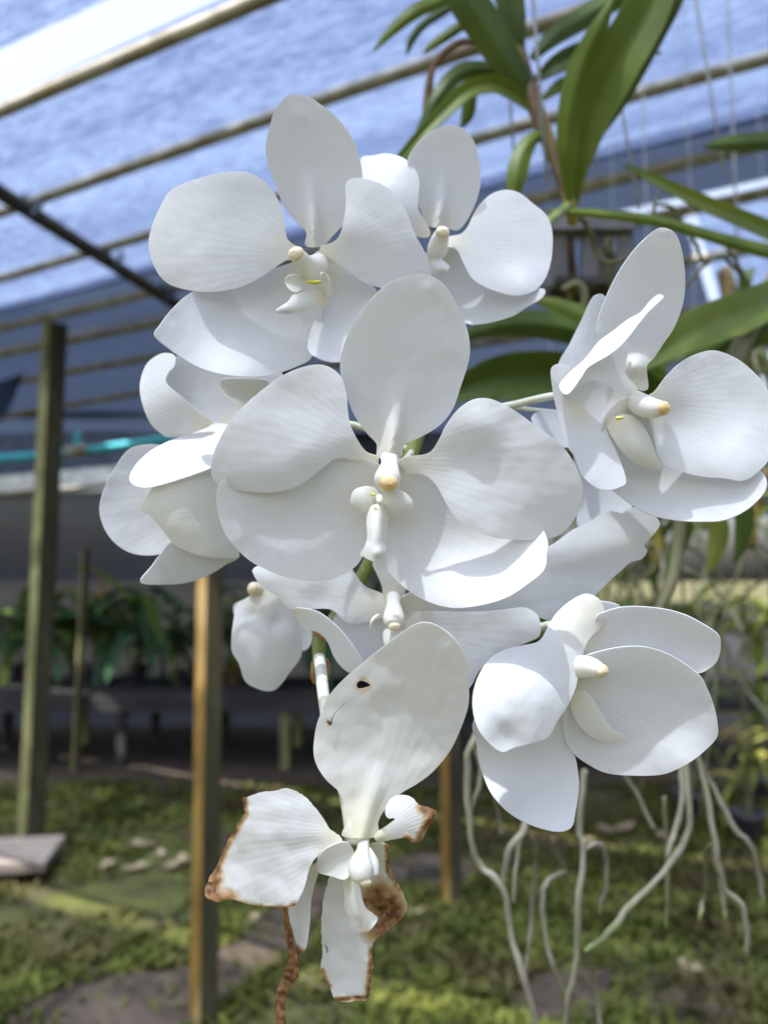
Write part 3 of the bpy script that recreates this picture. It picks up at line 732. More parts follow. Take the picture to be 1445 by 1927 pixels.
# ---- B: flower behind at the top
dB = 0.243
Bf = flower(825, 460, dB + .006, 'white orchid behind the others at top centre, turned right')
tepal('dorsal_sepal', Bf, T([(851,235),(832,237),(809,248),(790,264),(776,281),(767,300),(770,330),(778,358),(790,392),(806,424),(838,428),(861,433),(879,414),(893,386),(902,358),(904,325),(899,289),(890,262),(873,242)],
      (822,428), (850,240), (4.5, 0.3, -4.5), -1.5, 0, ridge=(5.5,13,.34)), dB)
tepal('petal', Bf, T([(679,299),(702,293),(726,289),(749,293),(768,303),(782,320),(789,342),(787,368),(788,395),(806,425),(806,446),(770,440),(715,414),(684,350)],
      (806,438), (700,310), (0, -4, 1), 1.5, 0), dB)
tepal('petal', Bf, T([(842,446),(865,441),(879,428),(890,405),(904,383),(926,364),(953,357),(978,363),(1003,383),(1028,405),(1039,436),(1038,483),(1028,519),(1012,542),(987,554),(962,555),(931,547),(909,538),(887,522),(870,491),(859,466),(843,465)],
      (845,455), (1030,470), (0, -3, -5), 0.5, -2.5, gauss=[(985,545,45,-3.5)]), dB)
tepal('lateral_sepal', Bf, T([(834,461),(859,470),(890,500),(930,530),(980,545),(1023,543),(1020,560),(992,577),(965,594),(937,603),(909,609),(879,609),(840,585),(815,540),(815,500)],
      (832,470), (960,596), (3, 6, -4), -2.5, 2.0), dB)
tepal('lateral_sepal', Bf, T([(828,465),(810,470),(775,500),(755,545),(775,585),(815,590),(835,550),(838,500)], (828,470), (780,580), (4, 8, 2), -1.5), dB)
tepal('lip', Bf, [T([(806,488),(826,484),(838,494),(846,502),(838,513),(820,514),(810,505)], (815,490), (842,505), (-4, -7, -9), 2.5, 0, step=4)], dB, 'cream')
column(Bf, [(836, 462, dB + .003), (822, 472, dB - .003), (828, 450, dB - .007), (833, 438, dB - .010)], [14, 22, 21, 15], (833, 436, dB - .0103), 16, 'capcream')

# ---- C: centre flower
dC = 0.197
Cf = flower(733, 900, dC + .008, 'largest open white orchid facing the camera in the centre')
tepal('dorsal_sepal', Cf, T([(784,516),(738,528),(708,551),(682,582),(659,618),(644,659),(640,695),(649,736),(667,782),(692,817),(709,836),(712,862),(754,860),(759,838),(790,823),(825,802),(851,771),(866,730),(882,679),(884,648),(877,613),(856,567),(836,536),(810,519)],
      (733,860), (785,518), (4.5, 0.3, -5), -1.2, 0, ridge=(5.0,15,.24), gauss=[(820,575,13,.5),(800,545,18,-.5)], und=.45), dC)
tepal('petal', Cf, T([(712,860),(687,848),(662,807),(655,776),(651,736),(639,705),(610,687),(575,689),(534,705),(498,730),(462,761),(431,797),(406,843),(398,879),(402,902),(425,917),(470,925),(520,925),(560,914),(600,886),(632,862),(670,868),(705,882)],
      (712,870), (420,830), (0, -3, 0), 1.6, -1.8, folds=[(410,905,640,840,4.0)], gauss=[(560,760,60,1.0)]), dC)
tepal('petal', Cf, T([(755,862),(805,853),(825,828),(838,802),(861,771),(887,753),(913,749),(938,756),(974,776),(1015,807),(1051,833),(1076,864),(1094,905),(1094,940),(1081,976),(1056,1004),(1025,1015),(984,1016),(933,1012),(892,997),(861,976),(840,948),(820,912),(795,892),(758,890)],
      (757,876), (1085,925), (0, -4.5, -5), 0.5, 2.3, gauss=[(900,800,45,-1.5),(880,880,60,1.5)]), dC)
tepal('lateral_sepal', Cf, T([(697,955),(722,948),(735,915),(728,885),(700,868),(660,860),(600,862),(520,880),(440,895),(411,912),(408,950),(418,992),(436,1022),(467,1053),(503,1073),(544,1088),(600,1094),(636,1086),(667,1068),(682,1048),(695,1012)],
      (695,935), (470,1035), (3, 5, 4.5), -1.0, -2.0, gauss=[(540,975,70,1.5),(450,1010,20,-.5)]), dC)
tepal('lateral_sepal', Cf, T([(730,960),(718,935),(725,900),(745,880),(780,876),(830,890),(930,940),(1010,985),(1030,1017),(1029,1043),(1024,1073),(994,1099),(953,1125),(902,1140),(851,1144),(805,1132),(769,1112),(738,1084),(723,1058),(728,1002)],
      (742,945), (960,1105), (3, 6, -4), -1.0, 0, gauss=[(870,1125,60,-3.5)]), dC)
lp = tepal('lip', Cf, [T([(700,952),(724,950),(730,968),(727,1009),(725,1036),(728,1052),(717,1059),(703,1057),(687,1049),(678,1043),(687,1028),(692,1009),(691,975)], (712,950), (703,1055), (-6, -10, -11), 4.0, 0, step=5, gauss=[(713,1040,8,-1.2)]),
      T([(704,918),(714,938),(702,957),(680,965),(662,952),(664,926),(682,916)], (708,936), (668,945), (-3, -5, -4), 1.0, 0, step=5),
      T([(720,932),(738,920),(760,926),(776,943),(772,966),(737,971),(720,955)], (716,940), (772,952), (-3, -5, -4), 1.0, 0, step=5)], dC, 'cream')
ptube('lip_mark', lp, [(698, 929, dC - .0072), (705, 932, dC - .0078)], [3, 2], 'mark', 8)
ptube('lip_callus', lp, [(714, 936, dC - .009), (714, 944, dC - .011), (715, 948, dC - .0105)], [7, 6, 3], 'column', 10)
column(Cf, [(733, 858, dC + .004), (733, 876, dC - .002), (729, 900, dC - .007), (728, 908, dC - .009)], [22, 21, 31, 27], (732, 909, dC - .0098), 21, 'cap', (0.05, -1, -0.35))

# ---- D: right flower
dD = 0.206
Df = flower(1195, 770, dD + .008, 'white orchid at the right with one petal rolled into a pointed lit edge')
tepal('dorsal_sepal', Df, T([(1245,428),(1262,432),(1274,444),(1282,467),(1288,501),(1289,541),(1284,575),(1269,615),(1249,645),(1229,675),(1216,690),(1219,732),(1195,730),(1178,704),(1150,660),(1124,632),(1123,608),(1131,581),(1148,541),(1168,504),(1195,467),(1218,444),(1232,432)],
      (1205,735), (1250,432), (3, 2, -4), -2.5, 0, gauss=[(1197,690,20,-4.0),(1250,440,20,-2.0)]), dD)
tepal('petal', Df, [T([(1052,726),(1071,702),(1101,675),(1128,642),(1155,622),(1182,601),(1205,588),(1222,568),(1239,554),(1250,558),(1239,570),(1218,590),(1202,610),(1175,644),(1148,667),(1108,691),(1094,711),(1068,743)], (1062,735), (1245,556), (-3, -6, -9), 1.0, -3.5, step=6),
      T([(1066,742),(1094,711),(1108,691),(1148,667),(1175,643),(1183,652),(1176,700),(1197,728),(1200,755),(1168,742),(1140,722),(1108,715),(1085,728)], (1195,745), (1090,712), (0, -1, -2.5), 0, 0, step=7)], dD)
tepal('petal', Df, T([(1219,745),(1232,736),(1252,709),(1276,685),(1302,669),(1336,659),(1363,664),(1393,679),(1420,702),(1440,726),(1452,752),(1456,795),(1452,845),(1443,870),(1430,884),(1410,900),(1390,905),(1363,900),(1323,897),(1279,887),(1252,877),(1236,853),(1227,810),(1215,770)],
      (1218,760), (1450,800), (0, 1, -1.5), -0.5, -0.5, gauss=[(1390,890,70,-5.0),(1275,800,50,1.5)]), dD)
tepal('lateral_sepal', Df, [T([(1036,698),(1044,686),(1061,685),(1072,692),(1060,712),(1056,726),(1067,742),(1094,763),(1124,793),(1135,799),(1151,833),(1168,870),(1178,904),(1172,914),(1148,922),(1121,917),(1094,893),(1081,860),(1064,833),(1051,786),(1041,742)], (1095,770), (1160,915), (1.5, 0, -3), 1.0, 0),
      T([(1062,738),(1108,713),(1140,716),(1170,738),(1180,770),(1150,792),(1128,797),(1095,766)], (1178,765), (1075,742), (2.5, 4.5, 1.8), -0.5, 0, step=7)], dD)
tepal('lateral_sepal', Df, T([(1210,755),(1170,752),(1135,790),(1135,850),(1138,905),(1158,927),(1195,954),(1229,971),(1276,980),(1323,982),(1363,979),(1403,961),(1433,934),(1443,914),(1440,897),(1428,884),(1390,870),(1329,860),(1262,845),(1232,800),(1228,765)],
      (1190,780), (1345,975), (3, 7, -3), -2.5, 0, gauss=[(1350,935,50,-1.0)]), dD)
lp = tepal('lip', Df, [T([(1140,795),(1158,783),(1190,782),(1215,810),(1232,850),(1245,880),(1225,884),(1190,868),(1160,835)], (1165,795), (1235,880), (-1, -3, -1), 1.5, 0, step=6)], dD, 'cream')
ptube('lip_mark', lp, [(1160, 787, dD - .004), (1172, 786, dD - .0045)], [4, 3], 'mark', 8)
column(Df, [(1192, 752, dD + .004), (1208, 762, dD - .002), (1228, 768, dD - .006), (1246, 768, dD - .008)], [24, 27, 24, 18], (1249, 768, dD - .0083), 18.5, 'cap')

# ---- J: flower mostly hidden behind D
dJ = 0.236
Jf = flower(1090, 800, dJ + .008, 'mostly hidden white orchid behind the right flower, one petal tip rising')
tepal('petal', Jf, T([(1050,690),(1071,648),(1094,601),(1111,564),(1124,553),(1138,557),(1150,590),(1145,640),(1120,690),(1095,740),(1070,740)], (1090,760), (1124,556), (0, 0, -2), 1.5), dJ)
tepal('petal', Jf, T([(1000,785),(1020,773),(1045,772),(1075,785),(1085,810),(1075,838),(1050,840),(1015,815)], (1080,810), (1002,785), (0, -1, -3), -1.0, 2.0), dJ)
tepal('lateral_sepal', Jf, T([(1085,830),(1120,840),(1160,905),(1178,940),(1172,965),(1135,990),(1095,1010),(1085,975),(1090,930),(1080,880)], (1090,835), (1130,985), (1, 3, 0), -1.5), dJ)
tepal('lateral_sepal', Jf, T([(1100,830),(1140,850),(1190,920),(1185,962),(1165,968),(1130,930),(1105,880)], (1100,835), (1180,955), (4, 7, 5), -1.5), dJ)
column(Jf, [(1092, 790, dJ + .006), (1093, 800, dJ), (1094, 808, dJ - .005)], [14, 17, 12], (1094, 812, dJ - .006), 10, 'capcream')

# ---- E: left flower
dE = 0.232
Ef = flower(425, 850, dE + .010, 'white orchid at the far left seen from the side, petals cupped')
tepal('petal', Ef, T([(296,669),(314,664),(330,670),(328,690),(318,700),(313,720),(339,744),(375,776),(400,796),(357,816),(321,823),(303,815),(282,794),(267,755),(264,722),(275,687)], (395,800), (290,680), (2, -2, 2), 2.0, -1.5), dE)
tepal('dorsal_sepal', Ef, T([(316,685),(340,668),(400,680),(470,690),(530,700),(520,730),(490,755),(455,790),(440,805),(396,812),(365,790),(330,750),(308,715)], (440,810), (340,690), (4, 6, 4), 0, 0), dE)
tepal('lateral_sepal', Ef, T([(305,838),(267,837),(239,848),(214,883),(196,919),(187,955),(192,984),(207,1012),(232,1034),(260,1044),(296,1044),(330,1030),(370,980),(390,920),(350,860)], (400,930), (205,960), (6, 7, 2), -1.5), dE)
tepal('petal', Ef, T([(440,787),(396,801),(346,819),(296,841),(264,866),(246,891),(247,909),(275,918),(330,905),(400,880),(440,860),(450,815)], (440,830), (248,900), (0, -4, -5), 1.0, 5.5, gauss=[(330,850,40,-1.0)]), dE)
tepal('petal', Ef, T([(264,959),(275,937),(292,912),(321,887),(360,862),(403,838),(440,830),(450,900),(445,980),(450,1040),(446,1050),(411,1050),(375,1045),(332,1027),(310,1002),(285,973)], (440,940), (266,958), (0, -6.5, -5), 2.0, 0, stains=[([(347,875)],2.2),([(388,868)],2.2)]), dE, 'cream')
tepal('lateral_sepal', Ef, T([(264,1096),(285,1066),(303,1041),(325,1020),(370,1030),(446,1046),(425,1062),(389,1084),(353,1096),(314,1100)], (440,1040), (268,1094), (2, 1, -6), 1.0, -4.0), dE)
tepal('lip', Ef, T([(416,715),(450,712),(504,716),(500,745),(457,765),(436,758),(420,740)], (480,740), (420,728), (0, -3, -4), -1.5, 0, step=6), dE, 'cream')
column(Ef, [(440, 815, dE + .006), (452, 800, dE + .002), (460, 785, dE)], [16, 18, 13], (462, 780, dE - .001), 11, 'capcream')

# ---- F: flower behind and below the centre
dF = 0.220
Ff = flower(738, 1130, dF + .008, 'nodding white orchid below the centre flower, half covered by it')
tepal('dorsal_sepal', Ff, T([(722,1126),(720,1112),(715,1085),(700,1050),(690,1005),(715,975),(755,975),(785,1005),(785,1060),(765,1100),(757,1126)], (738,1122), (738,980), (0, 1, 4), 1.5), dF)
tepal('petal', Ff, T([(478,1069),(520,1055),(600,1045),(650,1055),(663,1071),(677,1093),(691,1106),(722,1120),(735,1150),(700,1168),(656,1172),(625,1148),(590,1146),(546,1146),(525,1125),(493,1104),(478,1083)], (730,1140), (482,1078), (0, -2, -4), 2.0, 2.0, gauss=[(600,1130,30,1.0)]), dF)
tepal('petal', Ff, T([(752,1125),(850,1090),(960,1060),(1030,1030),(1076,998),(1105,985),(1132,966),(1153,962),(1172,966),(1178,960),(1193,954),(1215,960),(1234,973),(1242,985),(1236,998),(1222,1014),(1211,1027),(1218,1036),(1207,1052),(1186,1058),(1168,1074),(1147,1093),(1120,1120),(1080,1165),(1037,1168),(1000,1160),(920,1165),(830,1170),(765,1155)],
      (752,1140), (1235,995), (0, 3, 1), 0, 3.0, folds=[(1240,1008,1031,1043,8.0)]), dF)
tepal('lateral_sepal', Ff, [T([(546,1146),(575,1145),(600,1152),(625,1170),(645,1190),(664,1215),(682,1247),(659,1266),(632,1242),(615,1205),(596,1189),(568,1183),(560,1165)], (548,1148), (678,1252), (-2, -4, -3), 0, 2.5, step=6),
      T([(640,1150),(690,1150),(742,1155),(748,1200),(710,1245),(665,1262),(645,1215),(625,1180)], (738,1150), (655,1245), (1, 4, 2), 0, 0, step=7)], dF)
tepal('lateral_sepal', Ff, T([(748,1160),(800,1150),(870,1152),(937,1149),(984,1143),(1010,1156),(1017,1178),(1013,1199),(984,1212),(937,1234),(902,1262),(887,1290),(860,1310),(800,1275),(755,1225)],
      (750,1175), (1010,1178), (1, -1, -4), 1.0, 0), dF)
lp = tepal('lip', Ff, T([(725,1185),(755,1185),(762,1205),(750,1230),(728,1228),(722,1205)], (740,1185), (740,1228), (-2, -4, -5), 2.0, 0, step=5), dF, 'cream')
ptube('lip_tendril', lp, [(712, 1158, dF - .005), (702, 1165, dF - .008), (698, 1178, dF - .008), (702, 1186, dF - .007), (704, 1192, dF - .007)], [3, 3, 3, 3, 2], 'column', 8)
column(Ff, [(739, 1118, dF + .003), (740, 1138, dF - .003), (741, 1163, dF - .007), (741, 1176, dF - .0085)], [18, 17, 26, 22], (743, 1179, dF - .0092), 15, 'capcream', (0.05, -.6, -0.8))

# ---- G: lower right flower
dG = 0.202
Gf = flower(1085, 1270, dG + .010, 'cup shaped white orchid at lower right, its left petal folded over and sunlit')
tepal('petal', Gf, T([(1034,1174),(1049,1152),(1075,1130),(1101,1118),(1123,1124),(1136,1143),(1138,1165),(1129,1182),(1110,1200),(1099,1221),(1092,1251),(1082,1295),(1067,1329),(1049,1355),(1032,1386),(1002,1398),(967,1407),(945,1416),(924,1403),(902,1377),(891,1347),(889,1312),(898,1277),(919,1243),(950,1223),(984,1215),(1015,1206)],
      (1115,1160), (930,1395), (1, -6, -14), 3.0, 0, gauss=[(1000,1310,70,-2.0),(950,1400,40,3.0)], und=.5), dG)
tepal('petal', Gf, T([(1120,1165),(1136,1152),(1166,1143),(1196,1141),(1244,1145),(1287,1156),(1326,1176),(1352,1195),(1356,1217),(1350,1243),(1335,1258),(1313,1268),(1270,1265),(1200,1262),(1130,1262),(1095,1250)],
      (1100,1230), (1350,1210), (2, 5, -2), -2.0, 2.0), dG)
tepal('dorsal_sepal', Gf, T([(1040,1185),(1062,1142),(1100,1128),(1131,1131),(1168,1142),(1155,1175),(1110,1230),(1070,1230)], (1090,1235), (1110,1132), (4, 6, 3), 1.0, 0), dG)
tepal('lateral_sepal', Gf, T([(1020,1330),(960,1345),(905,1345),(889,1365),(896,1398),(902,1437),(919,1485),(941,1515),(967,1537),(1006,1556),(1049,1566),(1075,1558),(1082,1532),(1089,1481),(1085,1437),(1076,1405),(1070,1350)],
      (1060,1320), (1010,1562), (3, 6, -2), -2.0, 0.5, gauss=[(940,1500,40,-2.5)]), dG)
tepal('lateral_sepal', Gf, T([(1080,1250),(1130,1225),(1200,1216),(1260,1232),(1313,1268),(1330,1295),(1343,1329),(1350,1364),(1348,1390),(1313,1424),(1278,1446),(1244,1458),(1192,1460),(1140,1455),(1105,1438),(1079,1418),(1062,1385),(1062,1320)],
      (1078,1290), (1330,1390), (2, 5.5, 2), -2.5, 3.5, gauss=[(1290,1435,50,-2.5)]), dG)
tepal('lip', Gf, T([(1075,1310),(1100,1300),(1125,1330),(1150,1370),(1178,1388),(1150,1398),(1110,1385),(1080,1350)], (1085,1310), (1170,1388), (1, 1, 2.5), 0.8, 0, step=6), dG, 'cream')
column(Gf, [(1075, 1268, dG + .004), (1090, 1256, dG - .001), (1112, 1256, dG - .004), (1130, 1262, dG - .006)], [24, 28, 24, 17], (1133, 1263, dG - .0061), 17.5, 'cap')

# ---- I: small nodding petal behind
dI = 0.255
If = flower(500, 1120, dI + .006, 'small out of focus hanging white orchid beside the ochre post')
tepal('petal', If, T([(504,1105),(525,1123),(547,1148),(561,1177),(568,1213),(565,1238),(547,1263),(525,1292),(507,1301),(482,1295),(461,1281),(450,1249),(437,1227),(436,1199),(441,1159),(446,1138),(468,1123),(479,1113)], (492,1108), (507,1300), (0, -5, -1), 3.0, 0, gauss=[(478,1160,16,1.5),(520,1170,16,1.5)]), dI)
tepal('lateral_sepal', If, T([(440,1138),(455,1130),(475,1125),(470,1150),(450,1165),(440,1155)], (478,1125), (442,1150), (2, 3, 4), 0, 0, step=6), dI)
tepal('lateral_sepal', If, T([(500,1110),(530,1112),(575,1140),(588,1200),(570,1225),(545,1190),(520,1150)], (500,1112), (580,1215), (4, 8, 8), 0, 0), dI)
ptube('column', If, [(500, 1118, dI + .004), (484, 1110, dI), (473, 1107, dI - .002)], [12, 14, 12], 'capcream')

# ---- H: withered flower
dH = 0.186
Hf = flower(678, 1585, dH + .004, 'withered white orchid at the bottom with torn brown edges and a holed sepal')
hole = [(671,1288),(678,1281),(690,1284),(697,1290),(688,1294),(674,1296)]
ds = tepal('dorsal_sepal', Hf, T([(789,1172),(817,1175),(846,1193),(866,1218),(879,1250),(882,1287),(881,1328),(866,1373),(846,1414),(817,1450),(785,1475),(752,1495),(724,1524),(711,1548),(709,1575),(646,1575),(652,1548),(648,1520),(638,1491),(613,1467),(595,1438),(590,1410),(595,1369),(605,1340),(621,1307),(646,1279),(679,1250),(715,1222),(752,1193)],
      (677,1575), (800,1175), (1, 3.0, -4), 1.2, -1.0, ridge=(2.5,16,.25), hole=hole, gauss=[(830,1195,25,1.2),(700,1400,50,.8)], und=.5, step=6,
      stains=[([(683,1288)], 13, 0.22), ([(619,1360),(622,1364)], 3.5), ([(620,1460),(640,1450)], 10, .08)]), dH, 'thin')
tube('brown_fleck', [W(617,1357,dH+.0037), W(622,1363,dH+.0036), W(624,1355,dH+.0036), W(632,1340,dH+.0036), W(650,1322,dH+.0035)], [.00025, .0003, .00012, .00006, .00005], M['fleck'], parent=ds, n=6)
tepal('petal', Hf, [T([(640,1575),(621,1561),(605,1536),(585,1512),(564,1493),(540,1484),(515,1489),(491,1491),(466,1500),(456,1504),(459,1520),(460,1532),(442,1561),(425,1593),(409,1630),(393,1655),(386,1686),(409,1698),(434,1692),(466,1702),(503,1707),(532,1708),(556,1702),(572,1671),(585,1630),(605,1604),(640,1588)],
      (645,1580), (430,1650), (0, -3, -1), 0.5, 4.0, und=.9, step=6, rag=2.0,
      stains=[([(456,1500),(461,1532),(440,1563),(424,1595),(406,1640)], 10), ([(400,1655),(398,1690),(425,1695)], 24), ([(430,1694),(470,1706),(530,1711),(556,1704)], 5), ([(503,1682)], 4, .15)],
      folds=[(552,1712,590,1615,-4.0)])], dH, 'thin')
tepal('petal', Hf, [T([(705,1572),(724,1557),(744,1541),(730,1540),(725,1525),(735,1504),(756,1497),(773,1501),(789,1516),(805,1520),(820,1528),(815,1542),(805,1557),(793,1581),(777,1586),(764,1577),(744,1579),(712,1584)], (708,1578), (810,1535), (0, -3, 2), 2.5, 0, step=5, rag=1.8,
      stains=[([(796,1520),(818,1530),(806,1552),(795,1578)], 14), ([(764,1576),(778,1586),(793,1581)], 6)])], dH, 'thin')
tepal('lateral_sepal', Hf, [T([(600,1622),(598,1645),(586,1690),(582,1745),(575,1785),(564,1796),(552,1753),(541,1712),(560,1690),(580,1640)], (600,1625), (566,1795), (1, 4, 2), 0, 2.5, step=5, stains=[([(552,1785),(566,1796)], 12)]),
      T([(533,1706),(541,1712),(545,1740),(556,1790),(563,1818),(560,1843),(541,1863),(535,1900),(535,1932),(521,1934),(518,1896),(523,1863),(537,1826),(544,1802),(539,1769),(535,1736)], (538,1712), (526,1930), (2, 3, 5), 0, 2.0, step=4, rag=2.5, und=.8,
      stains=[([(536,1708),(545,1770),(552,1815),(540,1850),(527,1890),(527,1935)], 40)])], dH, 'thin', label='narrow sepal shrivelled into a twisted brown strip')
rs = tepal('lateral_sepal', Hf, T([(625,1640),(616,1665),(609,1691),(605,1732),(605,1765),(607,1794),(604,1815),(605,1830),(621,1859),(628,1878),(646,1887),(672,1884),(691,1881),(697,1850),(702,1820),(699,1794),(703,1773),(728,1753),(756,1728),(766,1704),(752,1671),(738,1648),(731,1615),(730,1590),(700,1588),(660,1610)],
      (680,1600), (655,1885), (2, 6, 4), 1.0, 0, step=5, rag=2.2, und=.7,
      stains=[([(728,1590),(730,1640),(752,1675)], 5), ([(715,1690),(735,1715),(715,1745)], 38), ([(700,1790),(700,1830),(692,1875)], 9), ([(632,1882),(690,1878)], 7), ([(606,1826),(620,1858)], 5), ([(685,1700)], 12)]), dH, 'thin', label='lower right sepal with a dry brown lobe')
for (q, rr) in (([(612,1780),(615,1786),(616,1794)], 1.0), ([(617,1804),(621,1809)], 1.4), ([(733,1712),(740,1716),(736,1724),(729,1722),(731,1714)], 3.0)):
    tube('brown_fleck', [W(a, b_, dH + .0066 - .0004) for a, b_ in q], [rr * dH / FPX] * len(q), M['fleck'], parent=rs, n=6)
tepal('lip', Hf, [T([(646,1660),(660,1655),(676,1668),(682,1695),(690,1712),(709,1726),(706,1740),(693,1753),(684,1746),(676,1732),(655,1720),(647,1708),(650,1690)], (660,1655), (697,1748), (-3, -5, -7), 2.0, 2.0, step=5),
      T([(598,1640),(600,1612),(622,1592),(655,1586),(668,1620),(652,1655),(625,1650)], (670,1600), (600,1640), (0, -2, -1), -2.0, 0, step=6)], dH, 'cream')
column(Hf, [(684, 1578, dH + .002), (683, 1600, dH - .002), (679, 1634, dH - .006), (682, 1656, dH - .0075)], [15, 15, 30, 22], (688, 1661, dH - .0078), 14, 'capcream', (0.1, -.4, -.9))
ptube('side_wing', Hf, [(692, 1600, dH - .001), (702, 1625, dH - .004), (704, 1648, dH - .0055)], [7, 11, 9], 'column')

# ---- stem of the spray and the pedicels that carry the flowers
dS = 0.248
st_pts = [(1072, 384, .470), (1022, 425, .40), (940, 480, .335), (880, 560, .290), (830, 680, .262), (775, 850, dS), (700, 1050, .243), (640, 1150, .238), (604, 1198, .234), (600, 1236, .2325)]
O = W(*st_pts[0])
sp = tag(tube('flower_stem', [W(*p) for p in st_pts], [.0026, .0026, .0025, .0024, .0024, .0024, .0023, .0022, .0021, .0020], M['rachis'], origin=O, n=14), 'green flower stem showing its brown bracted end below the centre flower', 'stem')
tepal('bract', sp, T([(586,1187),(604,1186),(616,1196),(619,1207),(606,1204),(594,1197)], (588,1190), (618,1204), (0, -1, -1), 1.5, 0, step=3), .2305, thick=.0003, mat='petal').data.materials[0] = M['bract']
for q in ([(586,1248),(593,1240),(596,1255),(597,1285),(591,1287),(585,1275)], [(613,1238),(620,1245),(622,1265),(617,1280),(614,1262)]):
    tepal('bract', sp, T(q, q[0], q[3], (0, -.5, 0), 1.0, 0, step=3), .2312, thick=.0003).data.materials[0] = M['bract']
def pedicel(fl, pts, r0=5.5, r1=7):
    rr = [r0 + (r1 - r0) * i / (len(pts) - 1) for i in range(len(pts))]; rr[-1] = r1 * 2.4
    ptube('pedicel', fl, pts, rr, 'pedicel')
pedicel(Hf, [(600, 1234, .2325), (604, 1262, .226), (609, 1310, .215), (622, 1390, .201), (650, 1500, .192), (677, 1578, .189)], 11, 12)
pedicel(Df, [(880, 775, .256), (955, 764, .243), (1042, 745, .228), (1120, 745, .219), (1190, 752, .212)], 7, 8)
pedicel(Gf, [(700, 1050, .243), (860, 1130, .238), (1000, 1178, .226), (1040, 1180, .219), (1078, 1250, .2085)], 8, 9)
pedicel(Cf, [(775, 850, .248), (760, 868, .225), (735, 876, .203)], 6, 7)
pedicel(Ff, [(700, 1050, .243), (722, 1095, .235), (738, 1122, .225)], 6, 7)
pedicel(A, [(830, 680, .262), (700, 590, .246), (606, 482, .220)], 6, 7)
pedicel(Bf, [(880, 560, .290), (850, 510, .268), (832, 462, .248)], 6, 7)
pedicel(Ef, [(775, 850, .248), (668, 800, .251), (560, 800, .250), (440, 818, .240)], 6, 7)
pedicel(If, [(640, 1150, .238), (560, 1110, .250), (500, 1116, .260)], 5, 6)
pedicel(Jf, [(955, 766, .2445), (1030, 775, .245), (1090, 788, .243)], 5, 6)

# ---------------------------------------------------------------- hanging orchids: strap leaves, stems, roots
WS = 0.86
def blade(name, parent, pts, mat, keel=0.35, side=1, arch=0.0, n=26):
    """strap leaf along points (px, py, dist, half width px); keel folds it along the midrib"""
    Q = crom(pts, max(4, n // (len(pts) - 1))); vs, fs = [], []; m = len(Q)
    S = (-1, -0.66, -0.33, -0.06, 0.06, 0.33, 0.66, 1)
    for i in range(m):
        a, b_ = Q[max(i - 1, 0)], Q[min(i + 1, m - 1)]; t = np.array([b_[0] - a[0], b_[1] - a[1]]); t /= (np.hypot(*t) + 1e-9)
        nx_, ny_ = -t[1], t[0]; x, y, d, w = Q[i]; w = max(w, 0.6) * WS * (1 + 0.03 * noise.noise(Vector((i * 0.3, x, y))))
        for s in S:
            dd = d + side * (abs(s) - (0.10 if abs(s) < .1 else 0)) * keel * w * d / FPX + arch * s * w * d / FPX
            vs.append(W(x + nx_ * s * w, y + ny_ * s * w, dd))
    k8 = len(S)
    for i in range(m - 1):
        for j in range(k8 - 1):
            k = i * k8 + j; fs.append((k, k + 1, k + k8 + 1, k + k8))
    return mesh_obj(name, vs, fs, M[mat], parent, thick=0.0009)

def root(parent, pts, w, mat='root', tip=True):
    w *= 0.64
    rr = [w * (1 + 0.12 * math.sin(i * 2.3 + pts[0][0])) for i in range(len(pts))]; rr[-1] *= 0.8
    Q = crom([list(p) + [r_] for p, r_ in zip(pts, rr)], 5)
    for i in range(1, len(Q) - 1):               # small kinks and swellings
        e = 4.0 * noise.noise(Vector((i * .45, Q[0][0], Q[0][1]))); Q[i][0] += e; Q[i][3] *= 1 + 0.16 * noise.noise(Vector((i * .6, Q[0][1], 3)))
    o = ptube('root', parent, [tuple(q[:3]) for q in Q], [q[3] for q in Q], mat, 9, 2)
    if tip:
        a, b_ = pts[-2], pts[-1]; f = 12 / (math.hypot(b_[0] - a[0], b_[1] - a[1]) + 1e-6)
        q = [(b_[0] - (b_[0] - a[0]) * f * .3, b_[1] - (b_[1] - a[1]) * f * .3, b_[2]), (b_[0] + (b_[0] - a[0]) * f, b_[1] + (b_[1] - a[1]) * f, b_[2])]
        ptube('root_tip', o, q, [rr[-1] * 1.04, rr[-1] * .6], 'tip', 9, 3)
    return o

p1 = [(930, -60, .50), (958, 40, .50), (990, 150, .49), (1022, 240, .48), (1050, 315, .475), (1072, 384, .47), (1078, 420, .475)]
V1 = empty('hanging_orchid', W(*p1[-1]), 'hanging orchid plant at top right with a brown stem and broad arching leaves', 'plant')
ptube('stem', V1, p1, [15, 15, 16, 15, 13, 13, 10], 'stem', 12)
blade('leaf', V1, [(1072,376,.466,8),(1068,300,.455,20),(1072,220,.45,27),(1092,130,.445,28),(1128,50,.44,18),(1156,-8,.44,2)], 'leaf', .5)
blade('leaf', V1, [(1080,384,.470,10),(1092,300,.462,24),(1122,200,.455,44),(1170,100,.45,52),(1215,20,.45,50),(1255,-70,.45,40)], 'leaf', .45, -1)
blade('leaf', V1, [(1130,250,.48,8),(1165,180,.478,24),(1210,90,.475,30),(1262,0,.47,26),(1290,-60,.47,15)], 'leafdark', .4)
blade('leaf', V1, [(1040,262,.478,7),(1008,258,.47,13),(985,285,.465,20),(972,330,.46,22),(965,385,.46,8)], 'leaf', .5)
blade('leaf', V1, [(1005,205,.485,10),(940,158,.48,20),(885,165,.475,20),(838,205,.47,17),(790,255,.465,13),(748,300,.465,8)], 'leaf', .45, -1)
blade('leaf', V1, [(985,150,.49,8),(910,130,.49,18),(860,140,.485,19),(822,185,.48,15),(795,240,.48,11),(770,285,.48,3)], 'leafdark', .45)
